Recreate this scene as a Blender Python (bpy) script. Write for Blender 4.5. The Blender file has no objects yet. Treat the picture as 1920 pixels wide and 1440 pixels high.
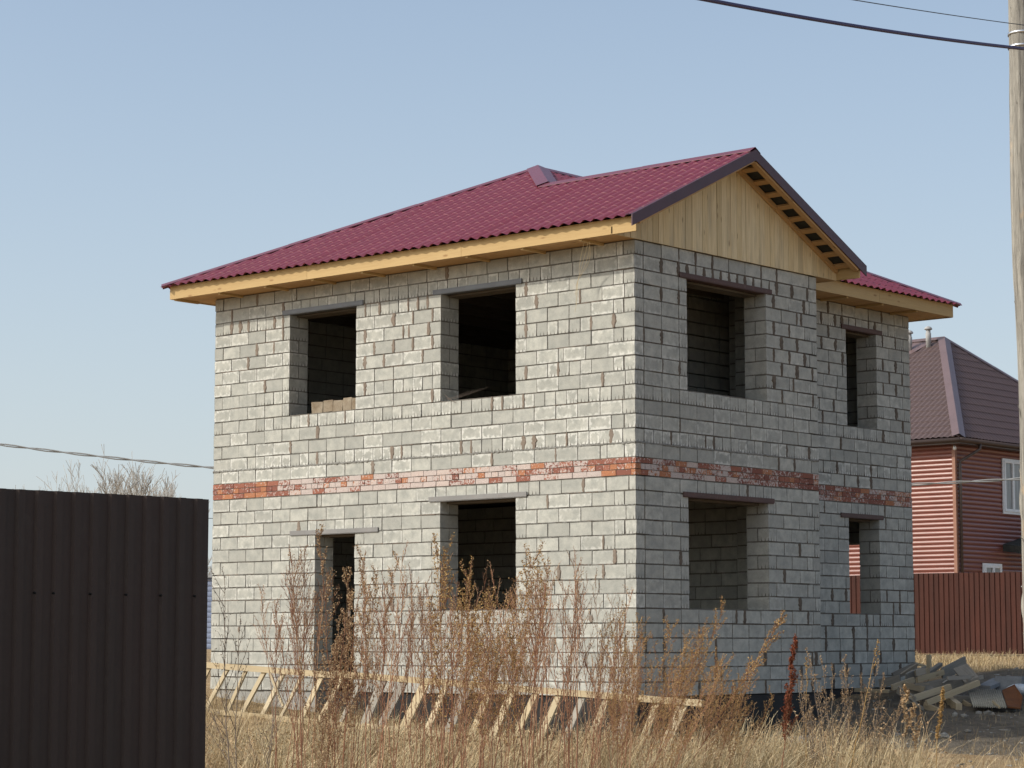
import bpy, math, random
import numpy as np
from mathutils import Vector, Matrix
random.seed(7)
RNG = np.random.default_rng(11)
R = math.radians
sc = bpy.context.scene
col = sc.collection

# ---------------------------------------------------------------- camera
CAM = Vector((19.5306, -24.7937, 0.7198)); YAW = -0.7205; PIT = 0.1112; FPX = 4354.6
Fw = Vector((math.sin(YAW)*math.cos(PIT), math.cos(YAW)*math.cos(PIT), math.sin(PIT)))
Rt = Vector((math.cos(YAW), -math.sin(YAW), 0)); Up = Rt.cross(Fw)
cd = bpy.data.cameras.new('camera'); cam = bpy.data.objects.new('camera', cd); col.objects.link(cam)
cam.matrix_world = Matrix(((Rt.x, Up.x, -Fw.x, CAM.x), (Rt.y, Up.y, -Fw.y, CAM.y), (Rt.z, Up.z, -Fw.z, CAM.z), (0, 0, 0, 1)))
cd.sensor_width = 36; cd.lens = 36*FPX/1920; cd.clip_start = .1; cd.clip_end = 6000
sc.camera = cam
# ---------------------------------------------------------------- light
AZ, EL = 34.0, 34.8
w = bpy.data.worlds.new('World'); sc.world = w; w.use_nodes = True
nt = w.node_tree
sky = nt.nodes.new('ShaderNodeTexSky'); sky.sky_type = 'NISHITA'; sky.sun_disc = False
sky.sun_elevation = R(EL); sky.sun_rotation = R(180+AZ)
sky.altitude = 2000; sky.air_density = 1.0; sky.dust_density = 3.0; sky.ozone_density = 6.0
bg = nt.nodes['Background']; bg.inputs[1].default_value = 0.148
# dusty spring air: the sky pales towards the horizon, by elevation
_g = nt.nodes.new('ShaderNodeTexCoord'); _s = nt.nodes.new('ShaderNodeSeparateXYZ'); nt.links.new(_g.outputs['Generated'], _s.inputs[0])
_m = nt.nodes.new('ShaderNodeMath'); _m.operation = 'MULTIPLY'; _m.inputs[1].default_value = -3.4; nt.links.new(_s.outputs[2], _m.inputs[0])
_e = nt.nodes.new('ShaderNodeMath'); _e.operation = 'EXPONENT'; nt.links.new(_m.outputs[0], _e.inputs[0])
_k = nt.nodes.new('ShaderNodeMath'); _k.operation = 'MULTIPLY'; _k.use_clamp = True; _k.inputs[1].default_value = 1.15; nt.links.new(_e.outputs[0], _k.inputs[0])
_x = nt.nodes.new('ShaderNodeMix'); _x.data_type = 'RGBA'; nt.links.new(_k.outputs[0], _x.inputs[0]); _t = nt.nodes.new('ShaderNodeMix'); _t.data_type = 'RGBA'; _t.blend_type = 'MULTIPLY'; _t.inputs[0].default_value = 1; _t.inputs[7].default_value = (.86, .90, .83, 1)
nt.links.new(sky.outputs[0], _t.inputs[6]); nt.links.new(_t.outputs[2], _x.inputs[6])
_x.inputs[7].default_value = (.322/.105, .350/.105, .352/.105, 1)
# broad aureole round the sun, added out of view to fill the shaded walls
_ts = (-math.sin(R(AZ))*math.cos(R(EL)), -math.cos(R(AZ))*math.cos(R(EL)), math.sin(R(EL)))
_v = nt.nodes.new('ShaderNodeVectorMath'); _v.operation = 'DOT_PRODUCT'; _v.inputs[1].default_value = _ts; nt.links.new(_g.outputs['Generated'], _v.inputs[0])
_q = nt.nodes.new('ShaderNodeMath'); _q.operation = 'MAXIMUM'; _q.inputs[1].default_value = 0; nt.links.new(_v.outputs['Value'], _q.inputs[0])
_p = nt.nodes.new('ShaderNodeMath'); _p.operation = 'POWER'; _p.inputs[1].default_value = 2.6; nt.links.new(_q.outputs[0], _p.inputs[0])
_a = nt.nodes.new('ShaderNodeMix'); _a.data_type = 'RGBA'; _a.blend_type = 'ADD'; _a.inputs[0].default_value = 1; nt.links.new(_x.outputs[2], _a.inputs[6])
_c = nt.nodes.new('ShaderNodeMix'); _c.data_type = 'RGBA'; nt.links.new(_p.outputs[0], _c.inputs[0]); _c.inputs[6].default_value = (0, 0, 0, 1); _c.inputs[7].default_value = (10, 9.1, 7.4, 1)
nt.links.new(_c.outputs[2], _a.inputs[7]); nt.links.new(_a.outputs[2], bg.inputs[0])
sl = bpy.data.lights.new('sun', 'SUN'); sl.energy = 2.3; sl.angle = R(.5); sl.color = (1, .94, .83)
so = bpy.data.objects.new('sun', sl); col.objects.link(so)
tosun = Vector((-math.sin(R(AZ))*math.cos(R(EL)), -math.cos(R(AZ))*math.cos(R(EL)), math.sin(R(EL))))
so.rotation_euler = tosun.to_track_quat('Z', 'Y').to_euler(); so.location = (-20, -30, 40)
sc.view_settings.view_transform = 'Standard'; sc.view_settings.look = 'None'
sc.view_settings.exposure = 0.45; sc.view_settings.gamma = 1
sc.render.resolution_x = 1024; sc.render.resolution_y = 768

# ---------------------------------------------------------------- helpers
def ray(px, py): return Fw + Rt*((px-960)/FPX) - Up*((py-720)/FPX)
def at(px, py, D): return CAM + ray(px, py)*D              # a point of the place seen at photo pixel, D metres deep
def onplane(px, py, ax, v):
    d = ray(px, py); t = (v-CAM[ax])/d[ax]; return CAM + d*t
def depth(x, y): return (x-CAM.x)*Fw.x+(y-CAM.y)*Fw.y
GD = [0, 28, 30.6, 32.5, 35, 38, 42, 57, 80, 3000]
GZ = [-.86, -.85, -.68, -.60, -.33, -.06, .08, .40, .5, .5]
def ground(x, y):
    x = np.asarray(x, float); y = np.asarray(y, float)
    D = (x-CAM.x)*Fw.x+(y-CAM.y)*Fw.y
    z = np.interp(D, GD, GZ)
    z = z + .03*np.sin(x*1.7+.6*y)*np.cos(y*1.3-.4*x) + .02*np.sin(x*4.1+1)*np.sin(y*3.7)
    pit = np.clip(1-np.abs(x-.9)/1.1, 0, 1)*np.clip(1-np.abs(y-2.3)/2.6, 0, 1)
    z = z-.42*np.minimum(1, pit*2.2)
    m = np.exp(-(((x+.3)/1.5)**2+((y-11.2)/1.8)**2)); z = z+.25*m
    return z
def G(x, y): return float(ground(x, y))

class MB:
    def __init__(s): s.v=[]; s.f=[]; s.dim=[]; s.tint=[]; s.uv=[]; s.mi=[]
    def merge(s, o, mi):
        n=len(s.v); s.mi += [0]*(len(s.f)-len(s.mi)); s.v += o.v; s.f += [tuple(n+k for k in f) for f in o.f]; s.dim += o.dim; s.tint += o.tint; s.uv += o.uv; s.mi += [mi]*len(o.f)
    def add(s, vs, fs, tint=(.5,.5,.5,1), uvs=None, dims=None):
        n=len(s.v); s.v += [tuple(p) for p in vs]
        for i, f in enumerate(fs):
            s.f.append(tuple(n+k for k in f)); s.tint.append(tint)
            s.dim.append(dims[i] if dims else (1, 1, 0))
            s.uv += uvs[i] if uvs else [(0, 0)]*len(f)
    def box(s, O, U, V, W, tint=(.5,.5,.5,1), jit=0):
        O=Vector(O); U=Vector(U); V=Vector(V); W=Vector(W)
        p=[O+U*a+V*b+W*c for c in (0,1) for b in (0,1) for a in (0,1)]
        if jit: p=[q+Vector((random.uniform(-jit,jit), random.uniform(-jit,jit), random.uniform(-jit,jit))) for q in p]
        lu, lv, lw = U.length, V.length, W.length
        fs=[]; uv=[]; dm=[]
        def face(idx, a, b):
            fs.append(idx); uv.append([(0,0),(a,0),(a,b),(0,b)]); dm.append((a,b,0))
        flip = U.cross(V).dot(W) < 0
        face((0,1,3,2), lu, lv); face((4,5,7,6), lu, lv)
        face((0,1,5,4), lu, lw); face((2,3,7,6), lu, lw)
        face((0,2,6,4), lv, lw); face((1,3,7,5), lv, lw)
        rev = [True, False, False, True, True, False]
        for i in range(6):
            if rev[i] != flip:
                fs[i]=fs[i][::-1]; uv[i]=uv[i][::-1]
        # metric grain offset per box
        s.add(p, fs, tint, uv, dm)
    def board(s, P, Q, wdt, thk, side, tint=(.5,.5,.5,1), jit=0):
        P=Vector(P); Q=Vector(Q); L=Q-P; n=Vector(side); n=(n-L*(n.dot(L)/L.length_squared)).normalized()
        t=L.cross(n).normalized()
        s.box(P-n*wdt/2-t*thk/2, L, n*wdt, t*thk, tint, jit)
    def tube(s, pts, rad, n=6, tint=(.5,.5,.5,1), cap=True):
        pts=[Vector(p) for p in pts]; m=len(pts)
        if not hasattr(rad, '__len__'): rad=[rad]*m
        base=len(s.v); up=Vector((0,0,1)); L=0
        vs=[]
        ref=None
        for i,p in enumerate(pts):
            d=(pts[min(i+1,m-1)]-pts[max(i-1,0)])
            if d.length<1e-9: d=Vector((0,0,1))
            d.normalize()
            if ref is None: ref = Vector((1,0,0)) if abs(d.x)<.8 else Vector((0,1,0))
            a=(ref-d*ref.dot(d)).normalized(); b=d.cross(a); ref=a
            for k in range(n):
                t=2*math.pi*k/n; vs.append(p+(a*math.cos(t)+b*math.sin(t))*rad[i])
        fs=[]; uvs=[]; dm=[]
        for i in range(m-1):
            L2=L+(pts[i+1]-pts[i]).length
            for k in range(n):
                k2=(k+1)%n
                fs.append((i*n+k, i*n+k2, (i+1)*n+k2, (i+1)*n+k))
                c=2*math.pi*rad[i]/n
                uvs.append([(L,k*c),(L,(k+1)*c),(L2,(k+1)*c),(L2,k*c)]); dm.append((1,1,0))
            L=L2
        if cap and n>2:
            fs.append(tuple(range(n))[::-1]); uvs.append([(0,0)]*n); dm.append((1,1,0))
            fs.append(tuple((m-1)*n+k for k in range(n))); uvs.append([(0,0)]*n); dm.append((1,1,0))
        s.add(vs, fs, tint, uvs, dm)
    def mesh(s, name, smooth=False):
        me=bpy.data.meshes.new(name); me.from_pydata(s.v, [], s.f)
        a=me.attributes.new('dim','FLOAT_VECTOR','FACE'); a.data.foreach_set('vector', np.array(s.dim,'f').ravel())
        a=me.attributes.new('tint','FLOAT_COLOR','FACE'); a.data.foreach_set('color', np.array(s.tint,'f').ravel())
        u=me.uv_layers.new(name='uv'); u.data.foreach_set('uv', np.array(s.uv,'f').ravel())
        if smooth: me.polygons.foreach_set('use_smooth', [True]*len(me.polygons))
        me.update(); return me
    def build(s, name, mat, parent=None, smooth=False):
        me=s.mesh(name, smooth)
        for m_ in (mat if isinstance(mat,(list,tuple)) else [mat]): me.materials.append(m_)
        if s.mi: me.polygons.foreach_set('material_index', s.mi+[0]*(len(s.f)-len(s.mi)))
        o=bpy.data.objects.new(name, me); col.objects.link(o)
        if parent is not None:
            o.parent=parent; bpy.context.view_layer.update() if False else None
            o.matrix_parent_inverse = Matrix.Translation(parent_world(parent)).inverted()
        return o
def parent_world(p):
    v=Vector(p.location)
    while p.parent is not None:
        # children keep world-coordinate meshes: their own location is zero
        return Vector((0,0,0))
    return v
def tag(o, label=None, cat=None, group=None, kind=None):
    if label: o['label']=label
    if cat: o['category']=cat
    if group: o['group']=group
    if kind: o['kind']=kind
    return o
def empty(name, loc=(0,0,0)):
    o=bpy.data.objects.new(name, None); o.location=loc; o.empty_display_size=.3; col.objects.link(o); return o

# ---------------------------------------------------------------- materials
def newmat(name, rough=.8, spec=.3, metal=0):
    m=bpy.data.materials.new(name); m.use_nodes=True; nt=m.node_tree; b=nt.nodes['Principled BSDF']
    b.inputs['Roughness'].default_value=rough; b.inputs['Specular IOR Level'].default_value=spec; b.inputs['Metallic'].default_value=metal
    return m, nt, b
class N:
    def __init__(s, nt): s.nt=nt
    def n(s, t, **k):
        q=s.nt.nodes.new(t)
        for a,b in k.items(): setattr(q,a,b)
        return q
    def l(s,a,b): s.nt.links.new(a,b)
    def math(s, op, a, b=None, c=None, clamp=False):
        q=s.n('ShaderNodeMath', operation=op); q.use_clamp=clamp
        for i,x in enumerate((a,b,c)):
            if x is None: continue
            if isinstance(x,(int,float)): q.inputs[i].default_value=x
            else: s.l(x,q.inputs[i])
        return q.outputs[0]
    def mix(s, f, a, b, mode='MIX'):
        q=s.n('ShaderNodeMix', data_type='RGBA', blend_type=mode)
        for i,x in ((0,f),(6,a),(7,b)):
            if isinstance(x,(int,float)): q.inputs[i].default_value=x
            elif isinstance(x,tuple): q.inputs[i].default_value=(x+(1,))[:4]
            else: s.l(x,q.inputs[i])
        return q.outputs[2]
    def noise(s, vec, scale, det=4, rough=.55, dist=0):
        q=s.n('ShaderNodeTexNoise'); q.inputs['Scale'].default_value=scale; q.inputs['Detail'].default_value=det
        q.inputs['Roughness'].default_value=rough; q.inputs['Distortion'].default_value=dist
        if vec is not None: s.l(vec,q.inputs['Vector'])
        return q.outputs[0]
    def ramp(s, f, stops):
        q=s.n('ShaderNodeMapRange'); q.inputs[1].default_value=stops[0]; q.inputs[2].default_value=stops[1]
        q.inputs[3].default_value=stops[2]; q.inputs[4].default_value=stops[3]; s.l(f,q.inputs[0]); return q.outputs[0]
    def geo(s): return s.n('ShaderNodeNewGeometry').outputs['Position']
    def uv(s): return s.n('ShaderNodeUVMap', uv_map='uv').outputs[0]
    def attr(s, name):
        q=s.n('ShaderNodeAttribute', attribute_name=name); return q
    def sep(s, v):
        q=s.n('ShaderNodeSeparateXYZ'); s.l(v,q.inputs[0]); return q.outputs
    def scale(s, v, sc_):
        q=s.n('ShaderNodeMapping'); s.l(v,q.inputs[0]); q.inputs['Scale'].default_value=sc_; return q.outputs[0]
    def bump(s, b, h, st=.3, d=.01):
        q=s.n('ShaderNodeBump'); q.inputs['Strength'].default_value=st; q.inputs['Distance'].default_value=d
        s.l(h,q.inputs['Height']); s.l(q.outputs[0], b.inputs['Normal'])

def M_block():
    m,nt,b=newmat('cinder_block', .92, .15); x=N(nt)
    uv=x.sep(x.uv()); dm=x.sep(x.attr('dim').outputs['Vector']); t=x.attr('tint'); tc=x.sep(t.outputs['Color'])
    P=x.geo()
    big=x.noise(P,1.1,3); mid=x.noise(P,7,5,.6); fine=x.noise(P,60,4,.7)
    base=x.mix(tc[0], (.365,.358,.322), (.53,.518,.46))
    warm=x.mix(x.ramp(big,(.35,.7,0,.35)), base, (.45,.44,.39))
    c=x.mix(x.ramp(mid,(.38,.66,0,.7)), warm, (.29,.295,.27), 'MIX')
    c=x.mix(x.ramp(fine,(.3,.7,.25,0)), c, (.15,.145,.13))
    # white bloom along block edges
    du=x.math('MINIMUM', uv[0], x.math('SUBTRACT', dm[0], uv[0]))
    dv=x.math('MINIMUM', uv[1], x.math('SUBTRACT', dm[1], uv[1]))
    d=x.math('MINIMUM', du, dv)
    ed=x.noise(P,14,4,.6)
    dd=x.math('ADD', d, x.math('MULTIPLY', x.math('SUBTRACT', ed, .5), .20))
    ef=x.math('MULTIPLY', x.ramp(dd,(.004,.040,1,0)), tc[1], clamp=True)
    c=x.mix(x.math('MULTIPLY', ef, .62), c, (.66,.65,.60))
    # dark chipped rims
    dr=x.math('ADD', d, x.math('MULTIPLY', x.math('SUBTRACT', x.noise(P,38,3), .5), .012))
    c=x.mix(x.ramp(dr,(.000,.006,.75,0)), c, (.10,.09,.08))
    # comb of slots at the foot of header blocks
    fr=x.math('ABSOLUTE', x.math('SUBTRACT', x.math('FRACT', x.math('ADD', x.math('MULTIPLY', uv[0], 15.8), .5)), .5))
    hh=x.math('ADD', x.math('MULTIPLY', uv[1], 6.0), x.math('MULTIPLY', x.math('SUBTRACT', ed, .5), .9))
    tick=x.math('LESS_THAN', x.math('ADD', x.math('MULTIPLY', fr, 2.2), hh), .34)
    c=x.mix(x.math('MULTIPLY', x.math('MULTIPLY', tick, tc[2]), .8), c, (.09,.08,.07))
    x.l(c,b.inputs['Base Color'])
    x.bump(b, x.math('ADD', fine, x.math('MULTIPLY', ef, .3)), .5, .006)
    return m
def M_plainnoise(name, c1, c2, scale=6, rough=.9, bump=.4, bd=.01, spec=.15, fine=None):
    m,nt,b=newmat(name, rough, spec); x=N(nt); P=x.geo()
    n=x.noise(P,scale,6,.62); c=x.mix(x.ramp(n,(.32,.68,0,1)), c1, c2)
    f=x.noise(P,scale*9,4,.7); c=x.mix(x.ramp(f,(.35,.7,.0,.35)), c, tuple(v*.55 for v in c1))
    x.l(c,b.inputs['Base Color']); x.bump(b,f,bump,bd); return m
def M_brick():
    m,nt,b=newmat('old_brick', .9, .15); x=N(nt); P=x.geo(); t=x.attr('tint'); tc=x.sep(t.outputs['Color'])
    base=x.mix(tc[0], (.33,.13,.085), (.21,.085,.065))
    base=x.mix(x.math('MULTIPLY', tc[2], .8), base, (.46,.20,.10))
    n=x.noise(P,24,6,.75)
    wf=x.math('MULTIPLY', x.math('GREATER_THAN', x.math('ADD', n, x.math('MULTIPLY', tc[1], .34)), .66), .80)
    c=x.mix(wf, base, (.60,.54,.50))
    f=x.noise(P,70,3); c=x.mix(x.ramp(f,(.35,.7,0,.4)), c, (.12,.06,.05))
    x.l(c,b.inputs['Base Color']); x.bump(b,f,.5,.006); return m
def M_wood(name, c1, c2, dark=(.16,.09,.04), grain=1.0, rough=.75, stain=.3):
    m,nt,b=newmat(name, rough, .25); x=N(nt); t=x.attr('tint'); tc=x.sep(t.outputs['Color'])
    uv=x.uv(); off=x.n('ShaderNodeVectorMath', operation='ADD'); x.l(uv,off.inputs[0])
    k=x.n('ShaderNodeCombineXYZ'); x.l(x.math('MULTIPLY', tc[0], 37.0), k.inputs[0]); x.l(x.math('MULTIPLY', tc[1], 53.0), k.inputs[1]); x.l(tc[0],k.inputs[2])
    x.l(k.outputs[0], off.inputs[1]); V=off.outputs[0]
    g=x.noise(x.scale(V,(1.2,26,1)), 2.0, 5, .6, .6)
    base=x.mix(tc[0], c1, c2)
    c=x.mix(x.ramp(g,(.42,.72,0,.45*grain)), base, dark)
    vo=x.n('ShaderNodeTexVoronoi'); vo.inputs['Scale'].default_value=1.0; x.l(x.scale(V,(2.2,6.5,1)), vo.inputs['Vector'])
    kn=x.ramp(vo.outputs['Distance'],(.07,.14,1,0)); c=x.mix(x.math('MULTIPLY', kn, .75), c, tuple(v*.8 for v in dark))
    st=x.noise(x.scale(V,(.8,3,1)), 1.3, 3); c=x.mix(x.ramp(st,(.52,.75,0,stain)), c, (.20,.185,.16))
    c=x.mix(x.math('MULTIPLY', tc[2], .6), c, tuple(v*.5 for v in c1))
    x.l(c,b.inputs['Base Color']); x.bump(b,g,.25,.003); return m
def M_metal(name, c, rough=.38, c2=None, spec=.5, dirt=.25, streak=False):
    m,nt,b=newmat(name, rough, spec); x=N(nt); P=x.geo(); n=x.noise(P,2.2,5,.6); f=x.noise(P,24,4,.6)
    if streak: n=x.noise(x.scale(P,(3,3,.4)),1.6,5,.6)
    k=x.mix(x.ramp(n,(.3,.7,0,1)), c, c2 or tuple(v*.82 for v in c)); k=x.mix(x.ramp(f,(.5,.8,0,dirt)), k, (.22,.18,.16))
    x.l(k,b.inputs['Base Color'])
    rr=x.ramp(f,(.3,.8,rough*.85,min(1,rough*1.35))); x.l(rr,b.inputs['Roughness']); x.bump(b,n,.08,.02); return m
def M_tint(name, c1, c2, c3, rough=.85, trans=0):
    m,nt,b=newmat(name, rough, .12); x=N(nt); t=x.attr('tint'); tc=x.sep(t.outputs['Color'])
    c=x.mix(tc[0], c1, c2); c=x.mix(tc[1], c, c3); P=x.geo(); n=x.noise(P,3.5,3); c=x.mix(x.ramp(n,(.3,.7,.3,0)), c, tuple(v*.6 for v in c1))
    x.l(c,b.inputs['Base Color']); return m

mBlock=M_block(); mBrick=M_brick()
mMortar=M_plainnoise('mortar_bed', (.125,.112,.096), (.22,.20,.17), 9, .95, .8, .012)
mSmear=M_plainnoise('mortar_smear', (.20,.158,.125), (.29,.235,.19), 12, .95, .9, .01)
mSmearDark=M_plainnoise('dark_mortar', (.11,.088,.07), (.19,.155,.125), 12, .95, .9, .01)  # darker smear tone, used on every wall but the front
mMortarPale=M_plainnoise('pale_mortar', (.22,.21,.19), (.36,.35,.32), 16, .95, .9, .02)
mConc=M_plainnoise('foundation_concrete', (.28,.275,.255), (.42,.41,.385), 3, .9, .4, .01)
mTar=M_plainnoise('bitumen', (.010,.010,.011), (.022,.021,.021), 4, .6, .3, .01, .3)
mPine=M_wood('new_pine', (.47,.32,.14), (.52,.37,.18), (.33,.18,.07), .7, .7, .05)
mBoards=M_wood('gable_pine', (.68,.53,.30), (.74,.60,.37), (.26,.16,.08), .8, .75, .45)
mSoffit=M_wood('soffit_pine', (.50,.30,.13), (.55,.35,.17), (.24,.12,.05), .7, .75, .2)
mOldWood=M_wood('weathered_board', (.24,.215,.18), (.34,.31,.26), (.09,.075,.06), 1.0, .9, .5)
mTanWood=M_wood('tan_board', (.42,.34,.22), (.50,.41,.28), (.2,.13,.07), .8, .85, .35)
mDarkWood=M_wood('darkened_plank', (.10,.082,.06), (.15,.12,.09), (.04,.03,.02), 1.0, .9, .5)  # indoor timber, shade put into its colour so the openings read black
mDarkSlab=M_plainnoise('darkened_slab',(.045,.042,.037),(.075,.07,.062),3,.9,.4,.01)  # floor concrete, shade put into its colour so the rooms stay dim
mPaleWood=M_wood('pale_lumber', (.42,.33,.20), (.50,.41,.27), (.3,.2,.1), .6, .8, .2)
mRoof=M_metal('cherry_metal_tile', (.175,.026,.045), .40, (.155,.023,.04), .40, .22)
mCap=M_metal('ridge_metal', (.15,.035,.055), .34, None, .5, .12)
mBarge=M_metal('barge_metal', (.066,.020,.030), .42, None, .45, .10)
mFelt=M_plainnoise('underlay', (.035,.036,.034), (.06,.062,.055), 9, .8, .3, .01)
mSteelG=M_metal('grey_steel', (.23,.22,.21), .55, (.17,.165,.16), .4, .5)
mSteelB=M_metal('rusty_primer_steel', (.10,.05,.042), .6, (.075,.042,.036), .35, .4)
mSteelD=M_metal('blue_grey_steel', (.14,.15,.165), .5, (.11,.115,.125), .4, .3)

# ================================================================ HOUSE
W=8.62; RW=4.45; RX=-1.25; BY=9.12
house=empty('unfinished_house'); tag(house,'unfinished two-storey grey cinder block house under a cherry-red metal roof','house')
TOP=6.25
rows=[(.2*k,.2,k) for k in range(15)]+[(3.25+.2*k,.2,15+k) for k in range(15)]
def wall_blocks(mb, sm, O, U, Nn, L, ops, face, corner0, corner1, T=.39, smearp=None, hdr=None, headw=None):
    """U along, Nn outward; ops: (u0,u1,z0,z1). corner0/1: +1 the wall owns the corner on even rows, -1 on odd rows, 0 always"""
    O=Vector(O); U=Vector(U); Nn=Vector(Nn); Z=Vector((0,0,1))
    for z0,h,k in rows:
        zc=z0+h/2; a,b=0.0,L
        if corner0: own=(k%2==0) if corner0>0 else (k%2==1); a=0 if own else .2
        if corner1: own=(k%2==0) if corner1>0 else (k%2==1); b=L if own else L-.2
        cuts=sorted([(u0,u1) for u0,u1,q0,q1 in ops if q0-.01<zc<q1+.01])
        iv=[]; cur=a
        for u0,u1 in cuts:
            if u0>cur+.02: iv.append((cur,u0,cur!=a or a==0 and False, True))
            cur=u1
        if b>cur+.02: iv.append((cur,b,cur!=a,False))
        for i0,i1,jl,jr in iv:
            # rowlock pattern
            u=i0; n=0; segs=[]
            first=.4 if (k%2==0) else .2
            if i0==.2: first=.4
            while u<i1-.015:
                H=hdr(u,k) if hdr else 0
                wd=.2 if H else (.4 if n else first)
                if not H and n and random.random()<.035: wd=random.choice((.1,.12,.2))
                rem=i1-u
                if rem-wd<.07: wd=rem
                if wd>.5: wd=.2*round(wd/.4)
                segs.append((u,min(wd,rem),H or wd<.25)); u+=wd; n+=1
            for j,(u0,wd,H) in enumerate(segs):
                gap=.010
                bright=random.betavariate(1.3,1.3)
                ef=face['ef'](u0,zc)*random.choice((0,0,.2,.5,.8,1)) if face else 0
                full = False
                dpt=.19
                if (jl and j==0) or (jr and j==len(segs)-1): 
                    if k%2==0: dpt=T
                if not face: dpt=.19
                out=max(-.004,random.gauss(0,.0032))
                z_=z0+random.uniform(0,.003)
                P=O+U*(u0+gap/2)+Z*z_-Nn*(dpt)+Nn*out
                mb.box(P, U*(wd-gap), Nn*dpt, Z*(h-.013-random.uniform(0,.005)), (bright,ef,1.0 if H and random.random()<.85 else 0.0,1), .0028)
                ua=max(u0+gap/2,.4 if corner0 else 0); ub=min(u0+wd-gap/2,L-(.4 if corner1 else 0))
                if dpt<T-.1 and T>.3 and ub-ua>.05:
                    mb.box(O+U*ua+Z*z_-Nn*T, U*(ub-ua), Nn*.19, Z*(h-.012), (random.betavariate(2,2),0,0,1), .0016)
                if sm is not None and smearp and j>0 and random.random()<smearp(u0,zc,k):
                    smear(sm, O+U*u0+Z*z0, U, Nn, h, random.uniform(.020,.058))
def smear(sm, P, U, Nn, h, hw):
    n=7; pts=[]; Z=Vector((0,0,1)); off=.009
    for i in range(n+1):
        t=i/n; e=hw*(.55+.45*math.sin(math.pi*t))*random.uniform(.55,1.2)
        e2=hw*(.55+.45*math.sin(math.pi*t))*random.uniform(.55,1.2)
        pts.append((t*(h-.004),e,e2))
    vs=[];fs=[]
    for t,e,e2 in pts:
        zz=Z*(t+.001)
        vs+=[P+zz-U*e-Nn*.004, P+zz-U*e*.7+Nn*off, P+zz+U*e2*.7+Nn*off, P+zz+U*e2-Nn*.004]
    for i in range(n):
        a=i*4
        for q in range(3): fs.append((a+q,a+q+1,a+q+5,a+q+4))
    sm.add(vs,fs)
def bed(mb, O, U, Nn, L, ops, T=.39, ins=.009):
    """mortar core between the blocks, recessed; split round openings"""
    O=Vector(O);U=Vector(U);Nn=Vector(Nn);Z=Vector((0,0,1))
    for z0,h,k in rows+[(3.0,.25,99)]:
        zc=z0+h/2; cuts=sorted([(u0,u1) for u0,u1,q0,q1 in ops if q0-.01<zc<q1+.01]); cur=ins+.004
        iv=[]
        for u0,u1 in cuts: iv.append((cur,u0-ins)); cur=u1+ins
        iv.append((cur,L-ins))
        for a,b in iv:
            if b-a>.03: mb.box(O+U*a-Nn*(T-ins)+Z*z0, U*(b-a), Nn*(T-2*ins), Z*(h), (.5,.5,.5,1))
def bricks(mb, O, U, Nn, L, c0, c1, seed, ow=lambda u:.7):
    O=Vector(O);U=Vector(U);Nn=Vector(Nn);Z=Vector((0,0,1)); rr=random.Random(seed)
    for r in range(3):
        z=3.0+.004+r*.0825; step=.26 if r!=1 else .128; u=-(rr.random()*step)
        while u<L:
            u0=max(u,c0); u1=min(u+step-.009,L-c1)
            if u1-u0>.02:
                wh=ow(u+seed*3.1) * rr.choice((.25,.45,.6,.75,.95)); cl=rr.random(); org=1 if rr.random()<.22 else 0
                mb.box(O+U*u0-Nn*.12+Z*z+Nn*rr.gauss(0,.002), U*(u1-u0), Nn*.12, Z*.073, (cl,wh,org,1), .0022)
            u+=step
    
ef_front=lambda u,z: 1.9 if 3.2<z<3.9 else (1.0 if (z<6.0 and z>3.2) else .75)
ef_side=lambda u,z: 1.5 if 3.2<z<3.7 else (.6 if z>3.2 else .35)
opsF=[(W-6.86,W-5.40,4.25,5.85),(W-3.63,W-2.17,4.25,5.85),(W-3.63,W-2.17,1.2,2.8),(W-6.25,W-5.40,-1,2.4)]
opsR=[(1.19,3.11,4.25,5.85),(1.19,3.11,1.2,2.8)]
opsS=[(7.17-RW,8.07-RW,4.25,5.85),(7.17-RW,8.07-RW,1.2,2.8)]
opsB=[(.72,1.87,-1,2.35)]
def hdrF(u,k):
    X=u-W
    r=k-15
    if r==4: return 1 if X>-7.9 else 0
    if r==1: return 1 if X>-8.1 else 0
    if r==13: return 1 if -7.1<X<-1.6 and not(-5.2<X<-4.9) else 0
    if r==12: return 1 if X<-6.7 or -5.2<X<-3.9 else 0
    if r==9: return 1 if -2.2<X<-.9 else 0
    if r==6: return 1 if (-1.9<X<-.8) or (-7.9<X<-6.7) or (-5.3<X<-3.9) else 0
    if k==14: return 1 if -3.9<X<-1.9 else 0
    if k==12: return 1 if -6.8<X<-4.9 else 0
    return 0
def hdrR(u,k):
    r=k-15
    if r==13: return 1 if .8<u<3.3 else 0
    if r==4: return 1 if u<3.7 else 0
    if r==1: return 1 if u<4.1 else 0
    if k==14: return 1 if 1.1<u<3.2 else 0
    return 0
def hdrS(u,k):
    r=k-15; Y=u+RW
    if r==13: return 1 if Y<8.5 else 0
    if r==4 : return 1
    if r==1: return 1
    if k==14: return 1 if 7.1<Y<8.4 else 0
    if k==5: return 1 if 7.4<Y<8.3 else 0
    return 0
def smF(u,z,k):
    X=u-W
    if z>4.9 and z<5.85 and (-5.4<X<-3.7): return .72
    if z>4.9 and (X<-6.9 and z>5.1): return .5
    if z>4.4 and X>-2.2 and z<5.8: return .27
    if z<2 and X>-2: return .12
    return .07
def smR(u,z,k):
    if k-15==13: return .8
    if z>4.3 and u>3.1: return .6
    if z>4.3: return .28
    if z<1.4: return .34
    return .12
def smS(u,z,k):
    if z>5: return .5
    if z>4.2: return .35
    if z<1.8: return .6
    return .2
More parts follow.
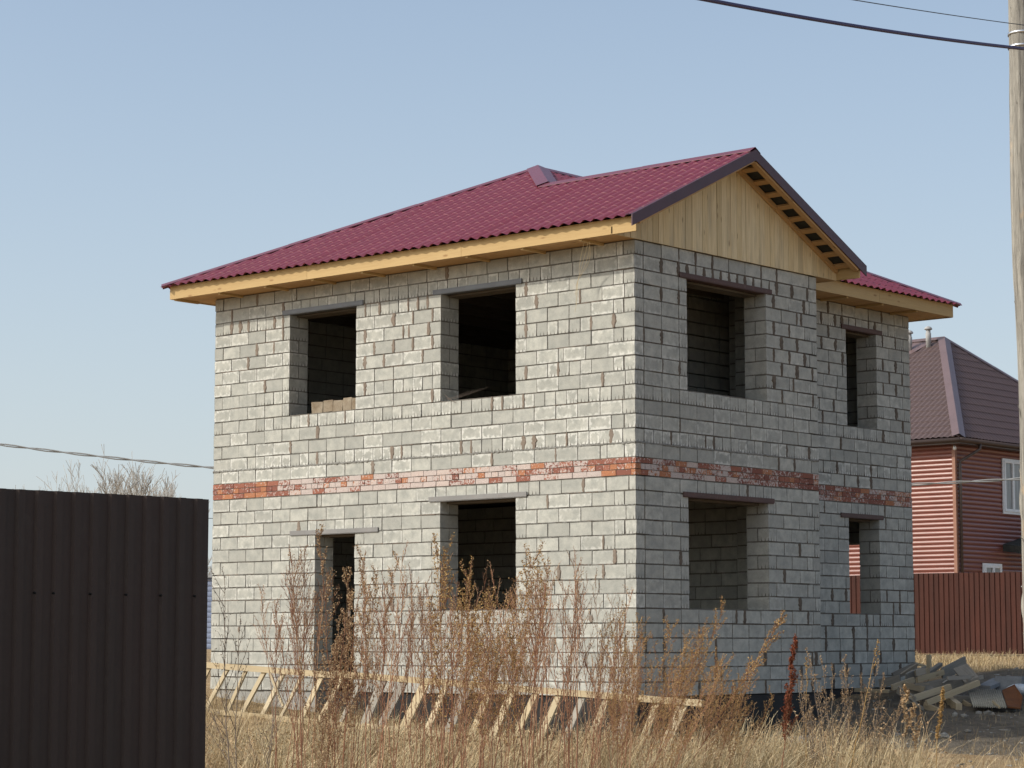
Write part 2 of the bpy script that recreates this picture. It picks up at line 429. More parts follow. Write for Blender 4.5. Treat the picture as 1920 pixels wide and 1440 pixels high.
def bead(mb,O,U,Nn,L,z):
    O=Vector(O);U=Vector(U);Nn=Vector(Nn);Z=Vector((0,0,1)); n=int(L/.022); vs=[];fs=[]
    for i in range(n+1):
        u=L*i/n; t=.012+.016*random.random(); o=.002+.010*random.random()
        zz=z+random.gauss(0,.004)
        P=O+U*u+Z*zz
        vs+=[P-Z*t-Nn*.01,P-Z*t*.5+Nn*o,P+Z*t*.5+Nn*o,P+Z*t-Nn*.01]
    for i in range(n):
        a=i*4
        for q in range(3): fs.append((a+q,a+4+q,a+5+q,a+q+1))
    mb.add(vs,fs)
def joints(mb,O,U,Nn,L,ops,p,rr):
    # mortar squeezed out of the bed joints here and there
    O=Vector(O);U=Vector(U);Nn=Vector(Nn);Z=Vector((0,0,1))
    for z0,h,k in rows:
        u=rr.uniform(0,.5)
        while u<L-.3:
            ln=rr.uniform(.12,.9); e=min(u+ln,L-.03)
            if rr.random()<p and z0>.1 and not any(a-.03<e and b+.03>u and q0-.05<z0<q1+.05 for a,b,q0,q1 in ops):
                n=max(3,int((e-u)/.03)); vs=[];fs=[]
                for i in range(n+1):
                    t=(.004+.007*rr.random())*(1 if 0<i<n else .2); o=-.003+.007*rr.random(); P=O+U*(u+(e-u)*i/n)+Z*(z0-.005+rr.gauss(0,.002))
                    vs+=[P-Z*t-Nn*.012,P-Z*t*.5+Nn*o,P+Z*t*.5+Nn*o,P+Z*t-Nn*.012]
                for i in range(n):
                    a=i*4
                    for q in range(3): fs.append((a+q,a+4+q,a+5+q,a+q+1))
                mb.add(vs,fs)
            u=e+rr.uniform(.02,.3)
def wall_part(O,U,Nn,L,ops,face,c0,c1,sp,hd,seed,ow,t0=0,t1=0):
    mb=MB(); sm=MB(); bd=MB(); br=MB()
    wall_blocks(mb,sm,O,U,Nn,L,ops,face,c0,c1,smearp=sp,hdr=hd)
    wo=mb.build('block_wall', mBlock, house)
    bed(bd,O,U,Nn,L,ops); bd.merge(sm,1); bd_s=MB()
    if seed==1:
        for px,py,hw,hh in ((572,1160,.05,.17),(1020,1118,.03,.10),(1086,1122,.045,.12),(1108,1160,.05,.10),(1150,1262,.05,.14),(1172,1290,.045,.12),(655,1150,.03,.1),(740,1190,.03,.12),(1030,1240,.03,.1),(448,1180,.03,.09)):
            q=onplane(px,py,1,0); smear(bd_s,Vector((q.x,0,q.z-hh/2)),Vector(U),Vector(Nn),hh,hw)
        bd.merge(bd_s,1)
    if face:
        _r=random.Random(31+seed); a_=MB(); joints(a_,O,U,Nn,L,ops,.7 if seed==1 else .3,_r); bd.merge(a_,2); a_=MB(); joints(a_,O,U,Nn,L,ops,.25,_r); bd.merge(a_,1)
        if seed<3: a_=MB(); bead(a_,O,U,Nn,L,3.448); bd.merge(a_,2)
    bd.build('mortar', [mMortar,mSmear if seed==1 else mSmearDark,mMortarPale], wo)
    bricks(br,O,U,Nn,L,t0,t1,seed,ow); br.build('brick_band', mBrick, wo)
    return wo
wF=wall_part((-W,0,0),(1,0,0),(0,-1,0),W,opsF,{'ef':ef_front},1,1,smF,hdrF,1,lambda u:.35 if u-3.1<1.5 else (1.12 if u-3.1<6.3 else (.95 if u-3.1<7.9 else .35)))
wR=wall_part((0,0,0),(0,1,0),(1,0,0),RW,opsR,{'ef':ef_side},-1,1,smR,hdrR,2,lambda u:.9 if u-6.2<2.2 else .5,.125)
wS=wall_part((RX,RW,0),(0,1,0),(1,0,0),BY-RW,opsS,{'ef':ef_side},0,1,smS,hdrS,3,lambda u:.6)
w4=wall_part((RX+.0,RW,0),(1,0,0),(0,1,0),-RX,[],None,0,-1,None,None,4,lambda u:.6,0,.125)
w5=wall_part((RX,BY,0),(-1,0,0),(0,1,0),W+RX,opsB,None,-1,1,None,None,5,lambda u:.6,.125)
w6=wall_part((-W,BY,0),(0,-1,0),(-1,0,0),BY,[],None,-1,-1,None,None,6,lambda u:.6,.125,.125)
# inner walls; the lower one shows through the right-hand window
rsave=rows
def partition(y,x1,rsel,door,T_=.19):
    global rows
    rows=[r for r in rsave if rsel(r[0])]; z0=rows[0][0]; z1=rows[-1][0]+.2; mb=MB(); bd=MB(); L_=x1+W-.4
    wall_blocks(mb,None,(-W+.4,y,0),(1,0,0),(0,-1,0),L_,[(door,door+.9,-1,z0+2.1)],None,0,0,T=.19)
    o=mb.build('partition_wall', mBlock, house)
    for a,b in ((.01,door-.01),(door+.91,L_-.01)): bd.box((-W+.4+a,y+.012,z0),(b-a,0,0),(0,.166,0),(0,0,z1-z0-.01))
    bd.box((-W+.4+door,y+.012,z0+2.11),(.9,0,0),(0,.166,0),(0,0,z1-z0-2.12)); bd.build('mortar', mMortar, o); rows=rsave
partition(4.3,-.40,lambda z:z<3,2.4)
partition(6.7,-1.66,lambda z:z>3.2,1.2)  # upper partition set far back so the upper rooms look darker
rows=[r for r in rsave if r[0]>3.2]
mb2=MB(); wall_blocks(mb2,None,(-1.80,.42,0),(0,1,0),(1,0,0),6.2,[],None,0,0,T=.19); mb2.build('partition_wall', mBlock, house); rows=rsave  # added cross wall, blocks front-window sunlight from the upper right-hand room
# slab and joists
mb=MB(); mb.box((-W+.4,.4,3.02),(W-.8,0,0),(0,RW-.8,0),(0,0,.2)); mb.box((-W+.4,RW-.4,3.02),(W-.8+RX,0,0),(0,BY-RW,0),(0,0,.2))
mb.build('floor_slab', mDarkSlab, house)
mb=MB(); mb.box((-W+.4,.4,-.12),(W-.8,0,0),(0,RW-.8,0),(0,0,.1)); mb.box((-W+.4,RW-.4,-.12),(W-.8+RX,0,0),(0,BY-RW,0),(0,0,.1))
mb.build('ground_slab', mDarkSlab, house)
for i in range(10):
    mb=MB(); x0=-W+.5+i*.82; yl=RW if x0>RX-.4 else BY
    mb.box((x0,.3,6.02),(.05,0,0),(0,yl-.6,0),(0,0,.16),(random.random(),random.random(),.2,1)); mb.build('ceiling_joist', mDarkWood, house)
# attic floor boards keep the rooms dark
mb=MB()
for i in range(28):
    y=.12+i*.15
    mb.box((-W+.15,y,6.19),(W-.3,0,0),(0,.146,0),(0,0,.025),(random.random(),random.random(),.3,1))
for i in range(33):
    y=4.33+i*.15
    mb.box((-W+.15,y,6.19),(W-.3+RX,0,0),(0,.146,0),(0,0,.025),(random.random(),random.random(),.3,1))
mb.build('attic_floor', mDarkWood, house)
# foundation
mb=MB(); mb.box((-W+.03,.03,-1.6),(2.35,0,0),(0,.4,0),(0,0,1.592)); mb.box((-W+.03,.44,-1.6),(.4,0,0),(0,BY-.5,0),(0,0,1.592)); mb.box((-W+.5,BY-.45,-1.6),(W-.55+RX,0,0),(0,.4,0),(0,0,1.592))
mb.build('foundation', mConc, house)
mb=MB(); mb.box((-W+2.385,.032,-1.6),(W-2.38-.42,0,0),(0,.4,0),(0,0,1.590)); mb.box((-.4,.035,-1.6),(.38,0,0),(0,RW-.05,0),(0,0,1.588)); mb.box((RX-.4,RW+.0,-1.6),(.38,0,0),(0,BY-RW-.06,0),(0,0,1.588)); mb.box((RX,RW-.4,-1.6),(-RX-.42,0,0),(0,.38,0),(0,0,1.58))
f=mb.build('foundation', mTar, house); f['label']='black tarred foundation strip below the walls at the near corner'
# lintels
def lintel(O,U,Nn,a,b,z,mat,h=.065,out=.022):
    O=Vector(O);U=Vector(U);Nn=Vector(Nn); mb=MB()
    mb.box(O+U*a+Vector((0,0,z-.004))+Nn*.004,U*(b-a),Nn*(out-.004),Vector((0,0,h)))
    mb.box(O+U*(a+.01)+Vector((0,0,z-.014))-Nn*.12,U*(b-a-.02),Nn*.135,Vector((0,0,.009)))
    lo=mb.build('lintel', mat, house)
    return lo
LI=[((0,0,0),(1,0,0),(0,-1,0),-7.02,-5.24,5.85,mSteelD),((0,0,0),(1,0,0),(0,-1,0),-3.78,-2.04,5.85,mSteelD),
 ((0,0,0),(1,0,0),(0,-1,0),-3.85,-1.95,2.79,mSteelG),((0,0,0),(1,0,0),(0,-1,0),-6.80,-4.89,2.385,mSteelG),
 ((0,0,0),(0,1,0),(1,0,0),1.0,3.25,5.85,mSteelB),((0,0,0),(0,1,0),(1,0,0),1.06,3.25,2.76,mSteelB),
 ((RX,0,0),(0,1,0),(1,0,0),7.02,8.24,5.85,mSteelB),((RX,0,0),(0,1,0),(1,0,0),6.92,8.19,2.76,mSteelB)]
for l in LI: lintel(*l)
# plank soffits inside the tops of openings
for (O,U,Nn,a,b,z,mt) in LI:
    O=Vector(O);U=Vector(U);Nn=Vector(Nn); mb=MB()
    for q in range(2):
        mb.box(O+U*(a+.17)-Nn*(.385-q*.125)+Vector((0,0,z-.045)),U*(b-a-.34),Nn*.12,Vector((0,0,.03)),(random.random(),random.random(),.3,1))
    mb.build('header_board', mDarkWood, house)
# broken half blocks laid on the sill of the first upper window
mb=MB(); u=-6.40
for i,(wd,hh) in enumerate([(.26,.175),(.22,.19),(.22,.165),(.19,.2),(.13,.17)]):
    mb.box((u+.004,.03,4.252),(wd-.012,0,0),(0,.19,0),(0,0,hh),(.15 if i else .9,.1 if i else .6,.2,1),.009); u+=wd
def M_brown():
    return M_plainnoise('stained_block',(.20,.15,.10),(.34,.29,.22),7,.95,.6,.01)
mb.build('sill_block', M_brown(), house)

# ---------------------------------------------------------------- roof
S=.470; EZ=6.42; XL,XR,YF,YBk=-9.24,-.60,-.62,9.74; GX=.46; WYB=5.06
nrm=math.sqrt(1+S*S)
def clip_mesh(me, planes):
    import bmesh
    bm=bmesh.new(); bm.from_mesh(me)
    for co,no in planes:
        bmesh.ops.bisect_plane(bm, geom=bm.verts[:]+bm.edges[:]+bm.faces[:], plane_co=co, plane_no=no, clear_outer=True, dist=1e-5)
    bm.to_mesh(me); bm.free(); me.update()
def tiles(O, U, Sd, L, H, planes, step=.35, wave=.19, A=.038, lip=.007, seg=8, sheet=6, phase=0):
    """metal-tile sheet: U along the eave, Sd unit up the slope"""
    O=Vector(O);U=Vector(U).normalized();Sd=Vector(Sd).normalized();Nn=U.cross(Sd)
    if Nn.z<0: Nn=-Nn
    nc=int(L/wave*seg); 
    us=np.arange(nc+1)*(wave/seg); 
    ucols=[]; 
    for u in us: 
        ucols.append((u,(u/(wave*sheet))%1.0))
    ns=int(H/step)+1; srows=[]
    for i in range(ns):
        srows.append((i*step,lip)); srows.append(((i+1)*step-.004,0.0))
    V=[]
    for s_,o in srows:
        for u,fr in ucols:
            h=A*(.5+.5*math.cos(2*math.pi*(u+phase)/wave))
            h=A*((h/A)**.8)
            V.append(O+U*u+Sd*s_+Nn*(h+o+.010*fr+.002*math.sin(u*3.1+s_)))
    F=[];nr=len(srows);n=len(ucols)
    up=(U.cross(Sd)).z>0
    for i in range(nr-1):
        for j in range(n-1):
            a=i*n+j; q=(a,a+1,a+n+1,a+n); F.append(q if up else q[::-1])
    me=bpy.data.meshes.new('t'); me.from_pydata(V,[],F); me.polygons.foreach_set('use_smooth',[True]*len(F)); me.update()
    # keep the steps crisp
    import bmesh
    bm=bmesh.new(); bm.from_mesh(me); bm.edges.ensure_lookup_table()
    for e in bm.edges:
        i0,i1=e.verts[0].index//n, e.verts[1].index//n
        if i0==i1: e.smooth=False
    bm.to_mesh(me); bm.free()
    clip_mesh(me,planes); return me
def join_meshes(name, mes, mat, parent):
    V=[];F=[];S_=[]
    for me in mes:
        n=len(V); V+=[v.co[:] for v in me.vertices]; F+=[tuple(n+i for i in p.vertices) for p in me.polygons]
    import bmesh
    bm=bmesh.new()
    for me in mes: bm.from_mesh(me)
    me=bpy.data.meshes.new(name); bm.to_mesh(me); bm.free(); me.materials.append(mat)
    o=bpy.data.objects.new(name,me); col.objects.link(o); o.parent=parent
    o.matrix_parent_inverse=Matrix.Translation(parent_world(parent)).inverted()
    return o
HX=(XL+XR)/2; run=(XR-XL)/2; RZ=EZ+S*run; RY0=YF+run; RY1=YBk-run; GY=(YF+WYB)/2; GZr=EZ+S*(GY-YF)
xv=HX+ (RY0-GY)      # where wing ridge meets the hip: hip point with Y=GY
xv=XR-(GY-YF)
sdF=(0,1,S); sdB=(0,-1,S); sdL=(1,0,S); sdR=(-1,0,S)
q2=1/math.sqrt(2)
mes=[]
mes.append(tiles((XL-.05,YF,EZ),(1,0,0),sdF,10.2,5.2,[((XL,YF,0),(-q2,q2,0)),((XR,YF,0),(q2,q2,0)),((xv,0,0),(1,0,0))]))
mes.append(tiles((XL-.05,YF,EZ),(1,0,0),sdF,10.2,3.6,[((xv,0,0),(-1,0,0)),((0,GY,0),(0,1,0)),((GX,0,0),(1,0,0))]))
mes.append(tiles((GX,WYB,EZ),(-1,0,0),sdB,8,3.6,[((0,GY,0),(0,-1,0)),((XR,WYB,0),(-q2,q2,0)),((xv-.02,0,0),(-1,0,0))]))
mes.append(tiles((XR,YF,EZ),(0,1,0),sdR,10.6,5.2,[((XR,WYB,0),(q2,-q2,0)),((XR,YBk,0),(-q2,q2,0)),((XR,YF,0),(-q2,-q2,0)),((HX,0,0),(-1,0,0))],phase=.06))
mes.append(tiles((XL,YBk,EZ),(0,-1,0),sdL,10.6,5.2,[((XL,YF,0),(q2,-q2,0)),((XL,YBk,0),(q2,q2,0)),((HX,0,0),(1,0,0))]))
mes.append(tiles((XR,YBk,EZ),(-1,0,0),sdB,8.6,5.2,[((XR,YBk,0),(q2,-q2,0)),((XL,YBk,0),(-q2,-q2,0))]))
roof=join_meshes('roof', mes, mRoof, house)
# dark underlay just under the tiles
mb=MB(); d=.05
def quad(*ps): mb.add([Vector(p)-Vector((0,0,d)) for p in ps],[tuple(range(len(ps)))])
e_=.09; XL0,XR0,YF0,YB0,WY0,EZ0=XL,XR,YF,YBk,WYB,EZ; XL+=e_; XR-=e_; YF+=e_; YBk-=e_; WYB-=e_; EZ+=e_*S
quad((XL,YF,EZ),(XR,YF,EZ),(xv,GY,GZr),(HX,RY0,RZ)); quad((XR,YF,EZ),(GX-.06,YF,EZ),(GX-.06,GY,GZr),(xv,GY,GZr))
quad((GX-.06,WYB,EZ),(XR,WYB,EZ),(xv,GY,GZr),(GX-.06,GY,GZr)); quad((XR,WYB,EZ),(XR,YBk,EZ),(HX,RY1,RZ),(HX,RY0,RZ),(xv,GY,GZr))
quad((XL,YBk,EZ),(XL,YF,EZ),(HX,RY0,RZ),(HX,RY1,RZ)); quad((XR,YBk,EZ),(XL,YBk,EZ),(HX,RY1,RZ))
mb.build('underlay', mFelt, roof); XL,XR,YF,YBk,WYB,EZ=XL0,XR0,YF0,YB0,WY0,EZ0
def cap(mb,P,Q,s1,s2,wd=.15,lift=.055,mat=None):
    P=Vector(P);Q=Vector(Q);L=(Q-P); n=max(1,int(round(L.length/2.0)))
    s1=Vector(s1).normalized(); s2=Vector(s2).normalized(); Z=Vector((0,0,1))
    for i in range(n):
        a=P+L*(i/n)-L.normalized()*(.05 if i else 0); b=P+L*((i+1)/n); lf=lift+.004*(i%2)
        for p,q,r_ in ((s1,None,0),(s2,None,0)):
            A=a+Z*lf; B=b+Z*lf; C=B+p*wd-Z*.012; Dd=A+p*wd-Z*.012
            C2=C-Z*.012; D2=Dd-Z*.012
            mb.add([A,B,C,Dd,C2,D2],[(0,1,2,3),(3,2,4,5)])
# slope-down directions perpendicular to each ridge/hip
def perp(P,Q,down):
    L=(Vector(Q)-Vector(P)).normalized(); d=Vector(down).normalized(); d=d-L*d.dot(L); return d.normalized()
dF=(0,-1,-S); dB=(0,1,-S); dL=(-1,0,-S); dR=(1,0,-S)
def slope_perp(P,Q,face):   # vector in the face plane, perpendicular to PQ, pointing down
    L=(Vector(Q)-Vector(P)).normalized()
    nn={'F':Vector((0,-S,1)),'B':Vector((0,S,1)),'L':Vector((-S,0,1)),'R':Vector((S,0,1))}[face].normalized()
    v=nn.cross(L); 
    if v.z>0: v=-v
    return v.normalized()
caps=[((HX,RY0,RZ),(XL,YF,EZ),'F','L'),((HX,RY0,RZ),(xv+.0,GY,GZr),'F','R'),((HX,RY0,RZ),(HX,RY1,RZ),'L','R'),
      ((HX,RY1,RZ),(XR,YBk,EZ),'R','B'),((HX,RY1,RZ),(XL,YBk,EZ),'L','B'),((xv-.1,GY,GZr),(GX+.02,GY,GZr),'F','B')]
for k,(P,Q,f1,f2) in enumerate(caps):
    mb=MB(); s1=slope_perp(P,Q,f1); s2=slope_perp(P,Q,f2)
    cap(mb,P,Q,s1,s2,.19 if k==1 else .14, .088 if k==1 else .068)
    mb.build('ridge_cap', mCap, roof)
# barge trim on the gable: two L strips
for sgn,YE in ((1,YF),(-1,WYB)):
    mb=MB(); P=Vector((GX,YE-.04*sgn,EZ-.02*S)); Q=Vector((GX,GY,GZr)); Z=Vector((0,0,1)); X=Vector((1,0,0))
    o1=.034;o2=-.125
    A=[P+Z*o1,Q+Z*o1,Q+Z*o2,P+Z*o2]
    th=.018
    vs=[p+X*(.03) for p in A]+[p+X*(.03-th) for p in A]
    vs+=[P+Z*(o1+.004)-X*.10,Q+Z*(o1+.004)-X*.10]
    mb.add(vs,[(0,1,2,3),(7,6,5,4),(3,2,6,7),(0,3,7,4),(0,8,9,1),(2,1,5,6)])
    mb.build('bargeboard', mBarge, roof)
# rake framing visible under the far half of the gable overhang
for sgn,YE in ((-1,WYB),(1,YF)):
    P=Vector((0,YE,EZ)); Q=Vector((0,GY,GZr)); L=Q-P; Lh=L.length; u=L.normalized(); nn=Vector((0,-u.z,u.y)) if u.y>0 else Vector((0,u.z,-u.y))
    if nn.z<0: nn=-nn
    mb=MB()
    for xx,wd in ((.375,.09),(.047,.045)):
        mb.box(P+Vector((xx,0,0))-nn*.135+u*.12,u*(Lh-.16),Vector((wd,0,0)),nn*(.045 if xx>.2 else .07),(random.random(),random.random(),.1,1))
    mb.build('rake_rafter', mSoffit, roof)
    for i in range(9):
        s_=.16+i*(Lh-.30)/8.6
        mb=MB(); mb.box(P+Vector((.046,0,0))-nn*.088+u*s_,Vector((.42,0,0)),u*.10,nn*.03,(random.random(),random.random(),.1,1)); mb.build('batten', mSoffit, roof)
# gable boarding
mb=MB(); y=-.53; 
while y<4.95:
    wd=random.choice((.10,.12,.13,.15)); wd=min(wd,4.95-y)
    def top(yy): return EZ+S*min(yy-YF,WYB-yy)-.12
    b0=6.246
    t0,t1=top(y),top(y+wd-.004); yy0,yy1=y,y+wd-.006; xx=.018+random.uniform(-.003,.004); th=.022
    vs=[];
    mid=None
    if yy0<GY<yy1: mid=GY
    prof=[(yy0,b0),(yy1,b0),(yy1,max(t1,b0+.02))]+([(mid,top(mid))] if mid else [])+[(yy0,max(t0,b0+.02))]
    n=len(prof); vs=[(xx+th,a,b) for a,b in prof]+[(xx,a,b) for a,b in prof]
    fs=[tuple(range(n)),tuple(range(2*n-1,n-1,-1))]+[((i+1)%n,i,n+i,n+(i+1)%n) for i in range(n)]
    tn=(random.random(),random.random(),(.5 if random.random()<.16 else 0),1)
    uvs=[[(b-6,a-yy0) for a,b in prof],[(b-6,a-yy0) for a,b in prof][::-1]]+[[(0,0)]*4]*n
    mb.add(vs,fs,tn,uvs,[(1,1,0)]*len(fs)); y+=wd
mb.build('gable_boarding', mBoards, house)
# fascias, soffits, rafter ribs
def fascia(P,Q,out,h=.21,parts=3):
    P=Vector(P);Q=Vector(Q);L=Q-P;out=Vector(out); n=parts
    mb=MB()
    for i in range(n):
        mb.box(P+L*(i/n)+L.normalized()*.002+Vector((0,0,-h)),L/n-L.normalized()*.004,Vector((0,0,h)),out*.03,(random.random(),random.random(),random.uniform(0,.08),1))
    return mb.build('fascia', mPine, house)
fz=6.448
fascia((XL+.11,-.50,fz),(.45,-.50,fz),(0,-1,0)); fascia((-9.10,9.62,fz),(-9.10,-.50,fz),(-1,0,0))
fascia((-.71,4.98,fz),(-.71,9.62,fz),(1,0,0),parts=2); fascia((-.71,9.62,fz),(-9.10,9.62,fz),(0,1,0))
fascia((-.675,4.95,fz),(.45,4.95,fz),(0,1,0),.20,1)
mb=MB()
def sof(x0,y0,x1,y1,along):
    n=max(1,int(round((y1-y0 if along=='x' else x1-x0)/.14)))
    for i in range(n):
        t=(random.random(),random.random(),random.uniform(0,.3),1)
        if along=='x': mb.box((x0,y0+(y1-y0)*i/n,6.252),(x1-x0,0,0),(0,(y1-y0)/n-.004,0),(0,0,.02),t)
        else: mb.box((x0+(x1-x0)*i/n,y0,6.252),((x1-x0)/n-.004,0,0),(0,y1-y0,0),(0,0,.02),t)
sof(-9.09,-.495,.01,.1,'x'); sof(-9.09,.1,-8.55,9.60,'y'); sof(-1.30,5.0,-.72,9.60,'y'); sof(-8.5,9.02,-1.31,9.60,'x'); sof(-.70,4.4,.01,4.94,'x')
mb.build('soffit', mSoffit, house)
ribs=[((-9.06+i*1.06,-.495,6.214),(.05,0,0),(0,.49,0)) for i in range(9)]+[((-.725,5.35+i*1.05,6.214),(-.51,0,0),(0,.05,0)) for i in range(4)]+[((-9.08,.9+i*1.1,6.214),(.45,0,0),(0,.05,0)) for i in range(8)]
for O,U_,V_ in ribs:
    mb=MB(); mb.box(O,U_,V_,(0,0,.036),(random.random(),random.random(),0,1)); mb.build('rafter_tail', mPine, house)

# ================================================================ GROUND
def M_ground():
    m,nt,b=newmat('yard_soil', .95, .1); x=N(nt); P=x.geo()
    n1=x.noise(P,.55,5,.6); n2=x.noise(P,5,6,.65); n3=x.noise(P,40,4,.7)
    straw=x.mix(x.ramp(n2,(.35,.65,0,1)), (.33,.225,.125), (.47,.345,.205))
    straw=x.mix(x.ramp(n3,(.4,.7,0,.5)), straw, (.12,.085,.05))
    soil=x.mix(x.ramp(n2,(.35,.65,0,1)), (.10,.085,.066), (.18,.152,.118))
    soil=x.mix(x.ramp(n3,(.45,.75,0,.45)), soil, (.16,.145,.125))
    p=x.sep(P)
    # churned soil on the +X side; colour also darkened to follow the house's shadow
    dx=x.math('SUBTRACT', x.math('ABSOLUTE', x.math('SUBTRACT', p[0], 3.3)), 4.2)
    dy=x.math('SUBTRACT', x.math('ABSOLUTE', x.math('SUBTRACT', p[1], 7.6)), 5.9)
    dd=x.math('ADD', x.math('MAXIMUM', dx, dy), x.math('MULTIPLY', x.math('SUBTRACT', n1, .5), 1.6))
    c=x.mix(x.ramp(dd,(-.3,.3,1,0)), straw, soil)
    x.l(c,b.inputs['Base Color']); x.bump(b,x.math('ADD',n2,x.math('MULTIPLY',n3,.5)),.9,.05); return m
def axis_vals(lo,hi,step,far):
    a=list(np.arange(lo,hi+step/2,step)); d=step; v=hi
    while v<far: d*=1.25; v+=d; a.append(v)
    d=step; v=lo; pre=[]
    while v>-far: d*=1.25; v-=d; pre.append(v)
    return np.array(pre[::-1]+a)
ax_=axis_vals(-14,22,.16,2500); ay_=axis_vals(-20,18,.16,2500)
XX,YY=np.meshgrid(ax_,ay_); ZZ=ground(XX,YY)
near=np.exp(-(((XX-4)/16)**2+((YY-0)/16)**2))
ZZ=ZZ+near*.018*RNG.standard_normal(XX.shape)
# far ground level
nx=len(ax_); ny=len(ay_)
V=np.stack([XX,YY,ZZ],-1).reshape(-1,3)
idx=np.arange(nx*ny).reshape(ny,nx); Q=np.stack([idx[:-1,:-1],idx[:-1,1:],idx[1:,1:],idx[1:,:-1]],-1).reshape(-1,4)
def np_mesh(name, V, Q, tint=None, nside=4):
    me=bpy.data.meshes.new(name); me.vertices.add(len(V)); me.vertices.foreach_set('co', V.astype('f').ravel())
    me.loops.add(Q.size); me.loops.foreach_set('vertex_index', Q.astype('i').ravel())
    me.polygons.add(len(Q)); me.polygons.foreach_set('loop_start', (np.arange(len(Q))*Q.shape[1]).astype('i'))
    me.update(calc_edges=True)
    if tint is not None:
        a=me.attributes.new('tint','FLOAT_COLOR','FACE'); a.data.foreach_set('color', tint.astype('f').ravel())
    return me
me=np_mesh('ground',V,Q); me.polygons.foreach_set('use_smooth',[True]*len(me.polygons)); me.materials.append(M_ground())
go=bpy.data.objects.new('ground',me); col.objects.link(go); tag(go,kind='structure')

# ================================================================ NEIGHBOUR HOUSE
mSiding=M_metal('brown_siding', (.205,.066,.048), .34, (.175,.056,.041), .6, .10)
mNRoof=M_metal('brown_metal_tile', (.092,.058,.053), .48, (.08,.051,.047), .5, .15)
mNCap=M_metal('brown_ridge', (.15,.10,.10), .36, None, .5, .1)
mGutter=M_metal('brown_gutter', (.07,.045,.035), .4, None, .5, .2)
mTrim=M_metal('corner_trim', (.30,.14,.09), .5, None, .4, .1)
mUpvc=M_plainnoise('white_upvc', (.72,.73,.74), (.78,.79,.80), 2, .4, .02, .001, .5)
mGlass,_n,_b=newmat('window_glass', .06, .6); _b.inputs['Base Color'].default_value=(.03,.035,.04,1)
mCurtain=M_plainnoise('net_curtain', (.42,.43,.43), (.55,.56,.56), 3, .9, .2, .01)
nh=empty('neighbour_house',(-14,32.2,.4)); tag(nh,'two-storey brown log-profile sided house with brown hipped metal roof, beyond the fence','house')
NX,NY=-14.0,32.2; NL=15.0; NW=13.0
def siding(mb,P,U,Nn,L,z0,z1,pitch=.127):
    P=Vector(P);U=Vector(U);Nn=Vector(Nn); prof=[]; z=z0
    while z<z1:
        for a,o in ((0,0),(.10,.012),(.3,.026),(.55,.030),(.8,.022),(.95,.006)): prof.append((z+a*pitch,o))
        z+=pitch
    vs=[];fs=[]
    for zz,o in prof:
        q=P+Nn*o; vs+=[(q.x,q.y,zz),((q+U*L).x,(q+U*L).y,zz)]
    up=U.cross(Vector((0,0,1))).dot(Nn)>0
    for i in range(len(prof)-1):
        f=(2*i,2*i+1,2*i+3,2*i+2); fs.append(f if up else f[::-1])
    mb.add(vs,fs)
def npart(mb,name,mat,parent=nh,smooth=False): return mb.build(name,mat,parent,smooth)
mb=MB(); siding(mb,(NX-NL,NY,0),(1,0,0),(0,-1,0),NL-.06,.3,6.25); siding(mb,(NX,NY+.06,0),(0,1,0),(1,0,0),NW,.3,6.25)
siding(mb,(NX,NY+NW+.06,0),(-1,0,0),(0,1,0),NL,.3,6.25); siding(mb,(NX-NL,NY+NW,0),(0,-1,0),(-1,0,0),NW,.3,6.25)
npart(mb,'siding_wall',mSiding)
mb=MB(); mb.box((NX-.06,NY-.035,.3),(.10,0,0),(0,.10,0),(0,0,5.95)); npart(mb,'corner_trim',mTrim)
e=.42; nz=6.42; AX_,AY_,AZ_=-17.4,37.54,10.05
ex0,ex1,ey0=NX-NL-e,NX+e,NY-e; ww=AY_-ey0; ey1=AY_+ww
sF=(AZ_-nz)/ww; sR=(AZ_-nz)/(ex1-AX_)
def pl(a,b,keep):   # vertical plane through a,b that keeps the side of point keep
    a=Vector(a);b=Vector(b); n=Vector(((b-a).y,-(b-a).x,0)).normalized()
    if (Vector(keep)-a).dot(n)>0: n=-n
    return (a,n)
A=(AX_,AY_,0); C0=(ex1,ey0,0); C1=(ex1,ey1,0); B=(ex0,AY_,0)
mes=[tiles((ex0,ey0,nz),(1,0,0),(0,1,sF),16.2,8,[pl(A,C0,(ex0,ey0,0)),pl(A,B,(ex0,ey0,0))],.35,.183,.034,.014,6),
     tiles((ex1,ey0,nz),(0,1,0),(-1,0,sR),2*ww+.2,6.2,[pl(A,C0,(ex1,AY_,0)),pl(A,C1,(ex1,AY_,0))],.35,.183,.034,.014,6),
     tiles((ex1,ey1,nz),(-1,0,0),(0,-1,sF),16.2,8,[pl(A,C1,(ex0,ey1,0)),pl(A,B,(ex0,ey1,0))],.35,.183,.034,.014,6)]
nroof=join_meshes('roof', mes, mNRoof, nh)
def ncap(P,Q,wd,la,lb):
    mb=MB(); P=Vector(P);Q=Vector(Q)
    cap(mb,P,Q,la,lb,wd*.95,.10); mb.build('ridge_cap',mNCap,nroof)
Lh=(Vector((ex1,ey0,nz))-Vector((AX_,AY_,AZ_))).normalized()
def fperp(n,L):
    v=Vector(n).normalized().cross(L); return (-v if v.z>0 else v).normalized()
ncap((AX_,AY_,AZ_),(ex1,ey0,nz),.22,fperp((0,-sF,1),Lh),fperp((sR,0,1),Lh))
L2=(Vector((ex1,ey1,nz))-Vector((AX_,AY_,AZ_))).normalized()
ncap((AX_,AY_,AZ_),(ex1,ey1,nz),.16,fperp((sR,0,1),L2),fperp((0,sF,1),L2))
ncap((ex0,AY_,AZ_),(AX_,AY_,AZ_),.16,(0,-1,-sF),(0,1,-sF))
